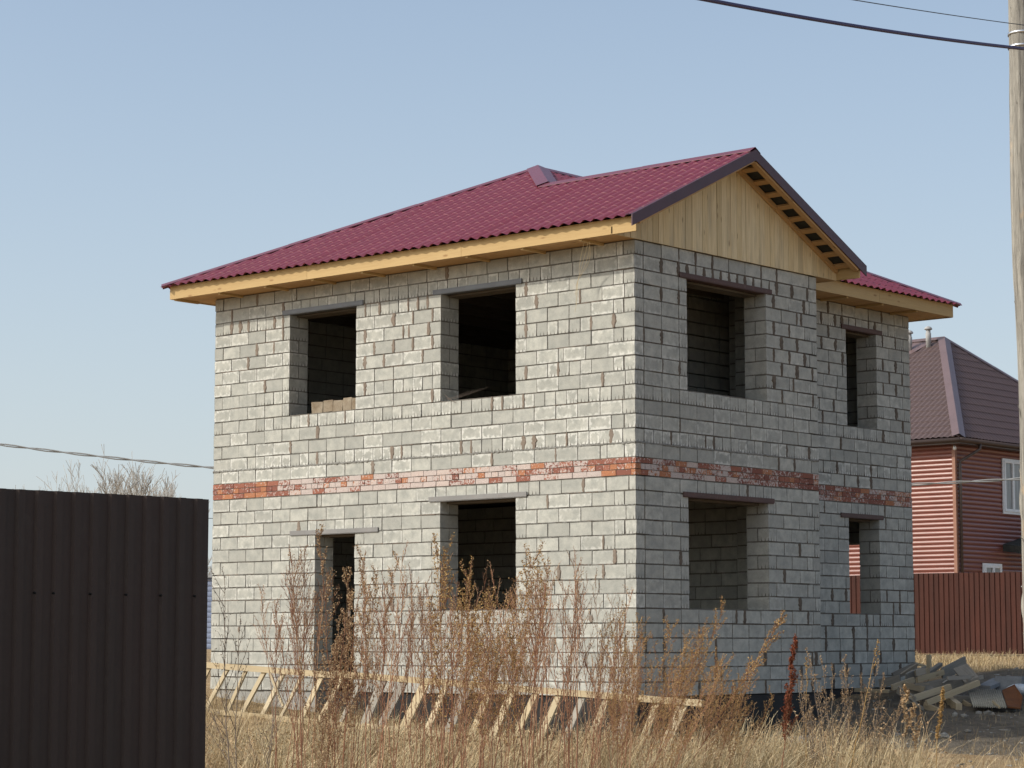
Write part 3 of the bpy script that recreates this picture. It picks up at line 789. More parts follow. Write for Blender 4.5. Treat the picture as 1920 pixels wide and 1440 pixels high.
# valley-like flashing patch under the vents
mb=MB(); P=onplane(1706,652,1,AY_-.3)
def roofpt(X,Y,h=.055): return Vector((X,Y,nz+sF*(Y-ey0)+h))
pp=[roofpt(-19.2,AY_-.1),roofpt(-17.75,AY_-.1),roofpt(-17.95,AY_-.55),roofpt(-18.35,AY_-1.25),roofpt(-19.2,AY_-1.25)]
mb.add(pp,[(0,4,3,2,1)]); mb.build('flashing',mNCap,nroof)
for X,dy in ((-18.32,.55),(-17.72,.42)):
    b0=roofpt(X,AY_-dy,-.1); mb=MB()
    mb.tube([b0,b0+Vector((0,0,.30)),b0+Vector((0,0,.31)),b0+Vector((0,0,.55)),b0+Vector((0,0,.56)),b0+Vector((0,0,.68))],[.075,.075,.085,.085,.07,.07],14)
    c=b0+Vector((0,0,.66)); mb.tube([c,c+Vector((0,0,.03)),c+Vector((0,0,.08)),c+Vector((0,0,.11))],[.12,.125,.09,.02],14)
    mb.build('vent_pipe',M_plainnoise('grey_vent',(.34,.33,.32),(.42,.41,.40),5,.7,.1,.01) if X<-18 else bpy.data.materials['grey_vent'],nroof,True)
# gutters, soffit, downpipe
mb=MB(); mb.tube([(ex0,ey0-.05,nz-.07),(ex1+.05,ey0-.05,nz-.07)],.065,10); mb.tube([(ex1+.05,ey0-.05,nz-.07),(ex1+.05,ey1,nz-.07)],.065,10); mb.build('gutter',mGutter,nh,True)
mb=MB(); mb.box((ex0,ey0,nz-.17),(ex1-ex0,0,0),(0,e+.02,0),(0,0,.03)); mb.box((NX-.02,NY+.04,nz-.168),(e+.02,0,0),(0,ey1-NY,0),(0,0,.03))
mb.box((ex0,ey0,nz-.14),(ex1-ex0,0,0),(0,.03,0),(0,0,.13)); mb.box((ex1-.03,ey0+.04,nz-.14),(.03,0,0),(0,ey1-ey0-.04,0),(0,0,.13)); mb.build('eaves_board',mGutter,nh)
mb=MB(); xg=ex1+.05; mb.tube([(xg,NY+.62,nz-.1),(xg,NY+.60,nz-.28),(NX+.09,NY+.16,nz-.62),(NX+.09,NY+.14,nz-.75),(NX+.09,NY+.14,1.0)],.045,10); mb.build('downpipe',mGutter,nh,True)
# windows on the shaded side
def nwindow(y0,y1,z0,z1,mull):
    fr=MB(); X=NX+.03; t=.075
    fr.box((X,y0,z0),(.06,0,0),(0,y1-y0,0),(0,0,t)); fr.box((X,y0,z1-t),(.06,0,0),(0,y1-y0,0),(0,0,t))
    fr.box((X,y0,z0+t),(.058,0,0),(0,t,0),(0,0,z1-z0-2*t)); fr.box((X,y1-t,z0+t),(.058,0,0),(0,t,0),(0,0,z1-z0-2*t))
    for m_ in mull: fr.box((X,m_-.045,z0+t),(.066,0,0),(0,.09,0),(0,0,z1-z0-2*t))
    o=fr.build('window',mUpvc,nh)
    p=MB(); p.box((X+.018,y0+t,z0+t),(.008,0,0),(0,y1-y0-2*t,0),(0,0,z1-z0-2*t)); p.build('pane',mGlassC,o)
    tr=MB(); tr.box((X,y0-.07,z0-.07),(.035,0,0),(0,y1-y0+.14,0),(0,0,.07)); tr.box((X,y0-.07,z1),(.035,0,0),(0,y1-y0+.14,0),(0,0,.05))
    tr.box((X,y0-.07,z0),(.035,0,0),(0,.07,0),(0,0,z1-z0)); tr.box((X,y1,z0),(.035,0,0),(0,.07,0),(0,0,z1-z0)); tr.build('casing',mUpvc,o)
def M_glassc():
    m,nt,b=newmat('curtained_glass', .08, .6); x=N(nt); n=x.noise(x.scale(x.geo(),(1,9,.5)),2,4); c=x.mix(x.ramp(n,(.35,.65,0,1)),(.12,.125,.13),(.26,.265,.265)); x.l(c,b.inputs['Base Color']); return m
mGlassC=M_glassc()
nwindow(34.85,36.4,4.5,5.98,(35.35,)); nwindow(33.62,34.55,1.9,2.93,(34.1,)); nwindow(41.5,43.0,4.5,5.98,(42.2,))
# porch canopy
mb=MB(); mb.add([(NX+.03,34.75,3.55),(NX+.03,38.6,4.35),(NX+1.5,38.6,4.15),(NX+1.5,34.75,3.35),(NX+.03,34.75,3.35),(NX+.03,38.6,4.15),(NX+1.5,38.6,3.95),(NX+1.5,34.75,3.15)],[(3,2,1,0),(4,5,6,7),(3,0,4,7),(2,3,7,6),(1,2,6,5)])
mb.box((NX+1.3,35.1,.4),(.1,0,0),(0,.1,0),(0,0,2.9)); mb.build('porch_roof',mFelt,nh)
# small white lamp under the eaves corner
mb=MB(); mb.tube([(NX+.04,NY-.06,nz-.20),(NX+.10,NY-.14,nz-.24),(NX+.14,NY-.2,nz-.30)],[.03,.045,.05],8); mb.build('eaves_lamp',mUpvc,nh,True)

# red-brown profiled fence
mFenceR=M_metal('red_brown_sheet', (.068,.023,.016), .7, (.04,.016,.012), .15, .10, True)
mGap=M_plainnoise('dark_gap',(.02,.015,.012),(.03,.022,.018),3)
fy=27.3
rf=empty('metal_fence',(-4,fy,.4)); tag(rf,'long red-brown corrugated metal fence in front of the brown sided house','fence')
mb=MB(); x=-20.0; vs=[];fs=[]; i=0; prof=[]
while x<4:
    for a,o in ((0,.0),(.100,.0),(.108,-.022),(.136,-.022),(.144,.0)): prof.append((x+a,o))
    x+=.147
for a,o in prof: vs+=[(a,fy-o,.455),(a,fy-o,2.50+.012*math.sin(a*.9))]
for i in range(len(prof)-1): fs.append((2*i,2*i+2,2*i+3,2*i+1))
mb.add(vs,fs); mb.build('corrugated_sheet',mFenceR,rf)
mb=MB()
for xx in np.arange(-20,4,2.5): mb.box((xx,fy+.04,-.2),(.06,0,0),(0,.06,0),(0,0,2.65))
for zz in (.9,2.1): mb.box((-20,fy+.028,zz),(24,0,0),(0,.012,0),(0,0,.04))
mb.build('frame',mSteelB,rf)
mb=MB()
for xx in np.arange(-19.9,4,.66):
    for zz in (.92,2.12):
        if random.random()<.3: mb.box((xx+.05,fy-.006,zz),(.02,0,0),(0,.006,0),(0,0,.02))
mb.build('screw',mUpvc,rf)
cp=MB(); cp.box((-8.6,fy-.35,-.1),(6,0,0),(0,.3,0),(0,0,.42),(.6,.2,0,1),.02)
o=cp.build('fence_footing',mConc,rf)

# ================================================================ NEAR DARK FENCE
mFenceD=M_metal('dark_brown_sheet', (.044,.027,.022), .5, (.034,.023,.019), .3, .05, True)
fx=11.19; yE=-17.472
df=empty('metal_fence',(fx,-20,-.86)); tag(df,'dark brown profiled metal fence in shade, nearest thing at the left edge','fence')
mb=MB(); y=yE; prof=[]
while y>-27.5:
    for a,o in ((0,0),(.040,0),(.050,.014),(.083,.014),(.093,0)): prof.append((y-a,o))
    y-=.1025
vs=[];fs=[]
for a,o in prof:
    zt=1.392+.006*math.sin(a*1.7); vs+=[(fx+o,a,-1.0),(fx+o,a,zt),(fx+o-.0025,a,-1.0),(fx+o-.0025,a,zt)]
for i in range(len(prof)-1):
    b=4*i; fs+=[(b+4,b,b+1,b+5),(b+2,b+6,b+7,b+3),(b+1,b+3,b+7,b+5)]
fs.append((0,2,3,1)); mb.add(vs,fs); sh=mb.build('corrugated_sheet',mFenceD,df)
mb=MB(); mb.box((fx-.055,yE-.05,-1.0),(.05,0,0),(0,.05,0),(0,0,2.36)); 
for yy in (-19.9,-22.4,-24.9): mb.box((fx-.055,yy,-1.0),(.05,0,0),(0,.05,0),(0,0,2.36))
for zz in (-.3,.96): mb.box((fx-.05,-27.5,zz),(.04,0,0),(0,27.5+yE-.06,0),(0,0,.04))
mb.build('frame',mSteelB,df)
mb=MB()
for k in [0,2,4,6,8,9]+list(range(11,90,2)):
    if True:
        yy=yE-.066-.02-k*.1025
        if yy>-27.3: mb.tube([(fx,yy,.94),(fx+.010,yy,.94),(fx+.015,yy,.94)],[.0065,.006,.003],8)
mb.build('screw',M_plainnoise('black_screw',(.008,.008,.008),(.012,.012,.012),5,.5),df)

# ================================================================ POLE AND CABLES
px0=at(1938,720,20.0)
pole=empty('utility_pole',(px0.x,px0.y,-.86)); tag(pole,'weathered bare wooden utility pole cut by the right edge','pole')
mb=MB(); nseg=56; nr=420; vs=[]; H=9.2
from mathutils import noise as mn
for i in range(nr+1):
    z=-.95+H*i/nr; r=.147-.0050*(z+.9); cx=px0.x-.004*(z-.7)+.012*math.sin(z*.8+1); cy=px0.y+.01*math.sin(z*.9)
    for k in range(nseg):
        t=2*math.pi*k/nseg; c,s_=math.cos(t),math.sin(t)
        n=mn.noise(Vector((c*1.1,s_*1.1,z*.55)))*.016+mn.noise(Vector((c*6,s_*6,z*.9)))*.008+mn.noise(Vector((c*15,s_*15,z*3)))*.0035
        kn=mn.noise(Vector((c*2.1+7,s_*2.1,z*2.4))); n+=max(0,kn-.42)*.05
        cr=mn.noise(Vector((c*9+3,s_*9,z*.35))); n-=max(0,.05-abs(cr))*.12
        vs.append((cx+c*(r+n),cy+s_*(r+n),z))
fs=[(i*nseg+k,i*nseg+(k+1)%nseg,(i+1)*nseg+(k+1)%nseg,(i+1)*nseg+k) for i in range(nr) for k in range(nseg)]
fs.append(tuple(nr*nseg+k for k in range(nseg)))
uvs=[[(vs[v][2],(v%nseg)*.016) for v in f] for f in fs]
mb.add(vs,fs,(.6,.3,0,1),uvs,[(1,1,0)]*len(fs))
def M_pole():
    m,nt,b=newmat('pole_wood', .9, .15); x=N(nt); P=x.geo()
    g=x.noise(x.scale(P,(22,22,.9)),1.6,6,.65,.4); big=x.noise(x.scale(P,(3,3,1.2)),1.5,4); f=x.noise(x.scale(P,(60,60,5)),2,3)
    c=x.mix(x.ramp(g,(.35,.65,0,1)),(.15,.138,.12),(.36,.335,.29)); c=x.mix(x.ramp(big,(.58,.70,0,.75)),c,(.50,.33,.17))
    c=x.mix(x.ramp(f,(.55,.72,0,.7)),c,(.09,.08,.07)); x.l(c,b.inputs['Base Color']); x.bump(b,g,.7,.015); return m
mPole=M_pole(); mb.build('shaft',mPole,pole,True)
# splinters
mb=MB()
for _ in range(60):
    z=random.uniform(-.6,6.5); t=random.uniform(0,2*math.pi); r=.142-.005*(z+.9); cx=px0.x-.004*(z-.7); cy=px0.y
    d=Vector((math.cos(t),math.sin(t),0)); p=Vector((cx,cy,z))+d*(r-.004); l=random.uniform(.04,.13)
    mb.tube([p,p+Vector((0,0,l*.6))+d*.010,p+Vector((0,0,l))+d*random.uniform(.012,.03)],[.006,.005,.001],4,(.6,.3,0,1))
mb.build('splinter',mPole,pole)
mBand,_n,_b=newmat('galvanised_band', .3, .5, 1.0); _b.inputs['Base Color'].default_value=(.62,.63,.65,1)
for py in (44,70):
    z=at(1932,py,20).z; mb=MB(); r=.147-.005*(z+.9)+.006; n=32; vs=[];
    for zz in (z-.011,z+.011):
        for rr in (r+.003,r-.01):
            for k in range(n): vs.append((px0.x-.004*(z-.7)+.012*math.sin(z*.8+1)+rr*math.cos(2*math.pi*k/n),px0.y+.01*math.sin(z*.9)+rr*math.sin(2*math.pi*k/n),zz))
    fs=[]
    for k in range(n):
        k2=(k+1)%n; fs+=[(k,k2,2*n+k2,2*n+k),(k,n+k,n+k2,k2),(2*n+k,2*n+k2,3*n+k2,3*n+k)]
    mb.add(vs,fs); mb.build('band',mBand,pole,True)
mCable,_n,_b=newmat('purple_sheath', .5, .4); _b.inputs['Base Color'].default_value=(.035,.022,.085,1)
mWire,_n,_b=newmat('dark_wire', .6, .3); _b.inputs['Base Color'].default_value=(.05,.05,.055,1)
mWireG,_n,_b=newmat('grey_wire', .5, .4); _b.inputs['Base Color'].default_value=(.30,.30,.29,1)
def wire(name,A,B,sag,r,mat,label,n=40,twist=0,pts=None):
    A=Vector(A);B=Vector(B); ps=[]
    for i in range(n+1):
        t=i/n; p=A.lerp(B,t); p.z-=4*sag*t*(1-t); ps.append(p)
    mb=MB(); 
    if twist:
        for ph in (0,math.pi):
            q=[]; 
            for i,p in enumerate(ps): q.append(p+Vector((0,0,twist*math.cos(i*.9+ph)))+Vector((twist*.7*math.sin(i*.9+ph),0,0)))
            mb.tube(q,r,5)
    else: mb.tube(ps,r,6)
    o=mb.build(name,mat,None,True); tag(o,label,'cable'); return o
pc=at(1935,93,20.0)
wire('overhead_cable',pc,at(350,-222,11.0),.10,.0145,mCable,'thick purple-sheathed cable crossing the sky to the pole top')
pw_=at(1935,49,20.0); wire('overhead_cable',pw_,at(900,-128,11.0),.03,.0035,mWire,'thin dark wire above the thick purple cable, tied to the pole')
wire('overhead_cable',at(-700,718,52),at(2300,866,52),1.35,.016,mWireG,'twisted two-strand wire running behind the grey house past the siding',160,.022)
wire('overhead_cable',at(-500,925,70),at(1400,985,70),.3,.010,mWire,'faint low wire seen between dark fence and block wall')

# ================================================================ LADDER-LIKE FRAME
Yt=-.85
PA=onplane(340,1243,1,Yt); PB=onplane(1302,1316,1,Yt-.0); QA=onplane(340,1328,1,Yt-.42); QB=onplane(1075,1403,1,Yt-.42)
ld=empty('wooden_lattice',(PB.x,PB.y,-.7)); tag(ld,'long ladder-like lattice of pale planks leaning along the foot of the sunlit wall','lattice')
def rail(P,Q,wd,th,n):
    for i in range(n):
        a=P.lerp(Q,i/n)+Vector((0,.03*(i%2),.012*(i%2))); b=P.lerp(Q,(i+1.04)/n)+Vector((0,.03*(i%2),.012*(i%2)-.01))
        mb=MB(); mb.board(a,b,wd,th,(0,0,1),(random.random(),random.random(),0,1),.003); mb.build('rail',mPaleWood,ld)
rail(PA,PB,.085,.05,3); rail(QA,QB,.075,.045,2)
nrg=24
for i in range(nrg):
    t=(i+.5)/nrg; a=PA.lerp(PB,t); X=a.x+random.uniform(-.02,.02)
    tq=(X-QA.x)/(QB.x-QA.x); b=QA.lerp(QB,min(1.15,tq))+Vector((random.uniform(-.05,.05),random.uniform(-.08,.03),0)); b.x=X-.03
    wd=random.choice((.11,.13,.15,.16) if i>9 else (.06,.075,.09))
    mb=MB(); mb.board(a+Vector((0,.045,-.03)),b+Vector((0,.04,-.06)),wd,.028,(1,0,0),(random.random(),random.random(),random.choice((0,0,.5)),1),.004)
    mb.build('rung',mPaleWood if random.random()<.75 else mOldWood,ld)
mb=MB(); mb.board(onplane(506,1262,1,-1.0),onplane(531,1324,1,-1.05),.04,.02,(1,0,0),(.2,.8,0,1)); mb.build('brace',mTanWood,ld)

# ================================================================ DEBRIS BY THE RIGHT CORNER
def cr(X,Y): return (1640+X/6.857, 1200+Y/6.857)
def plank(X0,Y0,X1,Y1,D0,D1,wd,th,mat,label,name='plank',side=(0,0,1),cat='plank',group='boards in the rubbish pile'):
    a=at(*cr(X0,Y0),D0); b=at(*cr(X1,Y1),D1)
    mb=MB(); mb.board(a,b,wd,th,side,(random.random(),random.random(),random.choice((0,.2,.5)),1),.006)
    o=mb.build(name,mat); tag(o,label,cat,group); return o
T=mTanWood; Od=mOldWood
pile=[(225,610,500,512,36.6,36.9,.085,.04,T,'tan board at the left end of the pile, sloping up to the right',(0,0,1)),
(540,515,885,415,36.4,36.8,.09,.04,T,'tan board in the upper middle of the pile, in line with the left one',(0,0,1)),
(420,775,975,600,35.6,36.2,.10,.045,T,'long tan board across the front of the pile, upper of two',(0,0,1)),
(665,815,1340,550,35.4,36.2,.085,.05,T,'longest tan beam across the front, lower of two',(0,0,1)),
(240,470,535,335,37.4,37.6,.12,.04,Od,'dark board leaning on the corner of the block wall',(0,0,1)),
(690,430,850,312,37.2,37.6,.06,.06,Od,'short dark post end sticking up from the pile',(0,0,1)),
(870,440,1165,285,36.8,37.6,.20,.03,Od,'wide grey board rising to the top right of the pile',(0,0,1)),
(1190,505,1385,478,36.4,36.6,.07,.05,Od,'grey board end jutting out to the right of the pile',(0,0,1)),
(535,430,690,395,37.0,37.1,.09,.09,T,'short brown block of timber on top of the pile',(0,0,1)),
(400,490,650,390,37.0,37.4,.16,.03,Od,'grey weathered board lying flat under the timber block',(0,1,0)),
(590,640,1010,560,36.5,36.8,.22,.03,Od,'wide dark board buried in the middle of the pile',(0,0,1)),
(1100,345,1250,520,37.0,36.4,.24,.04,Od,'wide grey slab tipped over the right shoulder of the pile',(1,0,0)),
(950,770,1085,870,36.2,35.3,.13,.10,T,'thick sawn beam with its pale end facing out',(0,0,1)),
(640,835,840,925,35.5,35.2,.10,.03,T,'flat tan offcut at the front foot of the pile',(0,0,1)),
(375,715,625,885,35.7,35.3,.05,.025,Od,'thin grey lath pointing down at the front left',(0,0,1)),
(505,292,665,345,38.2,38.2,.045,.03,mPaleWood,'pale lath behind the pile next to the wall corner',(0,0,1)),
(1000,750,1225,762,36.2,36.3,.10,.03,Od,'dark board between the long beam and the corrugated sheet',(0,0,1)),
(1135,795,1245,855,36.0,35.7,.07,.02,T,'small tan offcut left of the corrugated sheet',(0,0,1)),
(380,575,640,640,36.6,36.4,.10,.025,T,'yellowish board half hidden under the left boards',(0,0,1)),
(1515,785,1612,872,35.2,35.0,.035,.02,T,'tan stick leaning on the corrugated sheet',(0,0,1)),
(440,680,900,640,36.7,36.9,.20,.03,Od,'dark board at the shadowy base of the pile',(0,0,1)),
(800,620,1200,470,36.9,37.1,.18,.03,Od,'grey board crossing under the longest beam',(0,0,1)),
(60,560,330,500,37.4,37.2,.14,.03,Od,'dark board lying at the foot of the recessed wall',(0,0,1)),
(-250,640,180,660,36.8,36.3,.06,.03,T,'low tan board on the ground left of the pile',(0,0,1)),
(300,640,520,780,36.0,35.6,.12,.03,Od,'dark grey board tipped down at the pile front',(0,0,1))]
_r=random.Random(4)
labs=['splintered dark lath','thin grey lath','broken dark batten','short grey offcut','warped dark board']
for i in range(16):
    X0=_r.uniform(330,1180); Y0=_r.uniform(380,800); a=_r.uniform(-.9,.5); l=_r.uniform(90,330); d0=_r.uniform(35.6,37.2)
    yb=Y0+l*math.sin(a)
    Y0=max(Y0,330+abs(X0-800)*.25); 
    pile.append((X0,Y0,X0+l*math.cos(a),Y0-l*abs(math.sin(a))*.8,d0,d0+_r.uniform(-.2,.5),_r.uniform(.04,.11),.02,_r.choice((Od,Od,T)),'%s jutting out %s the board pile'%(_r.choice(labs),('at the left of' if X0<600 else 'from the middle of' if X0<900 else 'at the right of')),(_r.uniform(-1,1),0,1)))
for p in pile: plank(*p[:9],p[9],side=p[10])
mb=MB(); a=at(*cr(697,195),38.6); b=at(*cr(700,380),38.5); mb.board(a,b,.07,.04,(1,0,0),(.4,.4,0,1),.004); tag(mb.build('stake',mPaleWood),'upright pale stake behind the board pile','stake')
def sheetpts(pts,Ds): return [at(*cr(*p),D) for p,D in zip(pts,Ds)]
# corrugated sheet
p=sheetpts([(1195,650),(1615,640),(1700,872),(1262,858)],[36.2,36.0,35.0,35.1]); mb=MB(); n=16*6; vs=[];fs=[]
nn=(p[1]-p[0]).cross(p[3]-p[0]).normalized()
for i in range(n+1):
    t=i/n; o=nn*.013*math.sin(2*math.pi*i/6); a=p[0].lerp(p[1],t)+o; b=p[3].lerp(p[2],t)+o; vs+=[a,b,a-nn*.006,b-nn*.006]
for i in range(n):
    k=4*i; fs+=[(k,k+1,k+5,k+4),(k+6,k+7,k+3,k+2),(k,k+4,k+6,k+2),(k+5,k+1,k+3,k+7)]
mb.add(vs,fs); tag(mb.build('roofing_sheet',M_plainnoise('old_slate_sheet',(.30,.28,.23),(.42,.40,.34),7,.9,.3,.01),None,True),'ribbed pale corrugated sheet leaning in the rubbish','corrugated sheet')
def slab(pts,Ds,th,mat,name,label,cat,group=None):
    p=sheetpts(pts,Ds); nn=(p[1]-p[0]).cross(p[-1]-p[0]).normalized()*th; n=len(p)
    mb=MB(); vs=p+[q-nn for q in p]; fs=[tuple(range(n)),tuple(range(2*n-1,n-1,-1))]+[((i+1)%n,i,n+i,n+(i+1)%n) for i in range(n)]
    mb.add(vs,fs,(.5,.3,0,1),[[(v.x,v.y) for v in [vs[k] for k in f]] for f in fs],[(1,1,0)]*len(fs)); return tag(mb.build(name,mat),label,cat,group)
mRust=M_plainnoise('rust',(.20,.075,.025),(.12,.05,.022),5,.9,.4,.01)
mRust2=mRust
slab([(1640,662),(1800,585),(1905,740),(1880,890),(1710,872)],[36.3,36.6,35.6,35.0,35.0],.02,mRust,'rusty_sheet','rust-brown flat sheet leaning beside the corrugated one','metal sheet')
mGreyBlk=M_plainnoise('grey_cast',(.20,.205,.21),(.28,.285,.29),5,.85,.3,.01)
slab([(1345,625),(1530,530),(1622,590),(1490,640)],[36.6,37.3,37.0,36.4],.06,mGreyBlk,'concrete_slab','flat grey slab propped against the grey block','concrete slab')
a=at(*cr(1548,612),37.0); mb=MB(); hu=Rt*.0; ux=Vector((.93,.35,0))*.42; vy=Vector((-.35,.93,0))*.25
mb.box(a-Vector((0,0,.06)),ux,vy,(0,0,.24),(.5,0,0,1),.008); tag(mb.build('concrete_block',mGreyBlk),'blue-grey concrete block behind the rusty sheet','concrete block')
mb=MB(); a=at(*cr(1850,640),36.6)
vs=[];n=10
for i in range(7):
    ph=math.pi*i/6-math.pi/2
    for k in range(n):
        t=2*math.pi*k/n; r_=.13*math.cos(ph)*(1+.25*math.sin(3*t+i)); vs.append((a.x+r_*math.cos(t)*1.4,a.y+r_*math.sin(t),a.z+.09*math.sin(ph)+.01*math.sin(2*t)))
fs=[(i*n+k,i*n+(k+1)%n,(i+1)*n+(k+1)%n,(i+1)*n+k) for i in range(6) for k in range(n)]
mb.add(vs,fs); tag(mb.build('plastic_bag',M_plainnoise('pale_plastic',(.45,.50,.56),(.60,.64,.68),6,.5,.5,.02,.4),None,True),'crumpled pale blue bag by the pole','bag')
# loose lumps of rubble
mStone=M_plainnoise('rubble_grey',(.22,.21,.19),(.36,.35,.32),9,.95,.6,.01)
for X,Y,D,sx,sy,sz,lab in [(1035,935,34.6,.05,.04,.045,'pointed pale rubble lump in front of the sawn beam'),(1147,952,34.5,.05,.04,.03,'flat pale rubble lump right of the pointed one'),
    (905,1240,32.6,.07,.05,.05,'lone rounded stone in the dark soil beyond the sunlit strip'),(1205,1192,32.9,.06,.04,.02,'thin pale chip in the middle of the dark soil'),
    (1468,870,34.9,.12,.05,.045,'white brick lying at the foot of the corrugated sheet'),(1660,1182,33.0,.10,.03,.015,'flat tan chip on dark soil near the pole'),
    (1330,870,35.0,.06,.05,.03,'pale lump between beam end and white brick'),(280,1105,33.2,.07,.05,.06,'white scrap of litter in the weeds')]:
    c=at(*cr(X,Y),D); c.z=G(c.x,c.y)+sz*.5; mb=MB(); vs=[]; n=5; sx*=.8; sy*=.8
    for i in range(4):
        ph=math.pi*i/3-math.pi/2
        for k in range(n):
            t=2*math.pi*k/n; q=random.uniform(.7,1.25); vs.append((c.x+sx*math.cos(ph)*math.cos(t)*q*1.3,c.y+sy*math.cos(ph)*math.sin(t)*q*1.3,c.z+sz*math.sin(ph)*q))
    fs=[(i*n+k,i*n+(k+1)%n,(i+1)*n+(k+1)%n,(i+1)*n+k) for i in range(3) for k in range(n)]
    mb.add(vs,fs); tag(mb.build('rubble_lump',mStone),lab,'rubble')
# scatter of chips (uncountable)
mb=MB()
for _ in range(900):
    x=random.uniform(-1,6.5); y=random.uniform(-.5,13); s_=random.uniform(.008,.035)
    if x<0 and y<RW+.1 or x<RX+.1 and y<BY+.1: continue
    z=G(x,y); a=random.uniform(0,3.1); u=Vector((math.cos(a),math.sin(a),0))*s_*2; v=Vector((-math.sin(a),math.cos(a),0))*s_*random.uniform(.5,1.4)
    mb.box((x,y,z-.005),u,v,(0,0,s_*random.uniform(.3,.9)),(random.random(),0,0,1),s_*.25)
tag(mb.build('rubble_chips',mStone),'fine rubble and chips strewn over the dark soil','rubble',kind='stuff')
# metal drum lying in the weeds
c=at(1466,1383,31.3); c.z=G(c.x,c.y)+.20; mb=MB(); d=(Rt*.80+Vector((Fw.x,Fw.y,0)).normalized()*.55); d.z=.05; d.normalize()
dr=empty('metal_drum',(c.x,c.y,c.z)); tag(dr,'dark open-ended grey drum lying in weeds below the tarred foundation','drum')
n=28; a1=d.cross(Vector((0,0,1))).normalized(); b1=a1.cross(d); vs=[]; prof=[(-.02,.235),(.0,.245),(.03,.24),(.2,.238),(.22,.246),(.24,.238),(.55,.236),(.57,.0)]
inn=[(-.02,.235),(-.01,.225),(.5,.222),(.52,0)]
def lathe(mb,prof,flip):
    vs=[]
    for s_,r_ in prof:
        for k in range(n):
            t=2*math.pi*k/n; vs.append(c+d*s_+a1*r_*math.cos(t)+b1*r_*math.sin(t))
    fs=[(i*n+k,i*n+(k+1)%n,(i+1)*n+(k+1)%n,(i+1)*n+k) for i in range(len(prof)-1) for k in range(n)]
    mb.add(vs,[f[::-1] for f in fs] if flip else fs)
lathe(mb,prof,True); mb.build('shell',mGreyBlk,dr,True)
mb=MB(); lathe(mb,inn,False); mb.build('lining',mTar,dr,True)

# ================================================================ FAR THINGS
mTree=M_plainnoise('hazed_bark',(.36,.335,.30),(.44,.41,.37),2,.9,.2,.01)  # bark colour lightened in place of distance haze
def bare_tree(px,py_top,D,spread,label,seed,lean=0):
    rr=random.Random(seed); base=at(px,1206,D); gz=.5; top=at(px,py_top,D).z; Ht=top-gz
    o=empty('bare_tree',(base.x,base.y,gz)); tag(o,label,'tree','bare trees above the dark fence')
    tr=MB(); cw=MB()
    def grow(p,d,L,r,lv,mb):
        n=4; ps=[p]; rs=[r]; q=p.copy(); dd=d.copy()
        for i in range(n):
            dd=(dd+Vector((rr.uniform(-1,1),rr.uniform(-1,1),rr.uniform(-.3,.6)))*.11).normalized(); q=q+dd*(L/n); ps.append(q.copy()); rs.append(max(.011,r*(1-.6*(i+1)/n)))
        mb.tube(ps,rs,4 if lv<2 else 3,cap=False)
        if lv>=5: return
        k=rr.choice((3,4,4)) if lv else 8
        for j in range(k):
            t=rr.uniform(.3,1) if lv else rr.uniform(.45,1); i=min(n,max(1,int(t*n+.5))); az=rr.uniform(0,2*math.pi); el=rr.uniform(.35,.85)
            pr=Vector((math.cos(az),math.sin(az),0)); nd=(dd*math.cos(el)+pr*math.sin(el)*spread*1.1+Vector((0,0,.30))).normalized()
            grow(ps[i],nd,L*rr.uniform(.5,.72),rs[i]*.62,lv+1,cw)
    grow(Vector((base.x,base.y,gz-.3)),Vector((lean,0,1)).normalized(),Ht*.40,Ht*.018,0,tr)
    # normalise height
    zs=[v[2] for v in cw.v]; zs.sort(); k=(top-gz)/(zs[int(len(zs)*.985)]-gz)
    for m_ in (tr,cw): m_.v=[(base.x+(v[0]-base.x)*k,base.y+(v[1]-base.y)*k,gz+(v[2]-gz)*k) for v in m_.v]
    tr.build('trunk',mTree,o); cw.build('crown',mTree,o)
bare_tree(88,897,150,.75,'small bare tree at far left above the dark fence',3)
bare_tree(165,890,150,.8,'bare tree, left half of the tallest pair above the fence',5)
bare_tree(212,886,145,.80,'broadest and tallest bare tree above the dark fence',8)
bare_tree(292,913,160,.8,'low thin bare tree, rightmost above the dark fence',12)
bare_tree(392,1040,170,.8,'sliver of bare tree between the fence end and block wall',15)
sh=empty('blue_shed',(-49,36,.4)); tag(sh,'distant blue-grey sheet-metal shed in the gap beside the block wall','shed')
mb=MB(); 
a=at(398,1083,90); X0,Y0=a.x+1.2,a.y
siding(mb,(X0-10,Y0,0),(1,0,0),(0,-1,0),10,.3,a.z,.2); mb.box((X0-10,Y0+.03,.3),(10,0,0),(0,5,0),(0,0,a.z-.3))
mb.build('wall',M_plainnoise('blue_sheet',(.14,.17,.25),(.17,.20,.28),1,.6,.1,.01),sh)
mb=MB(); mb.box((X0-10.2,Y0-.2,a.z),(10.4,0,0),(0,5.4,0),(0,0,.12)); mb.build('roof',mGreyBlk,sh)
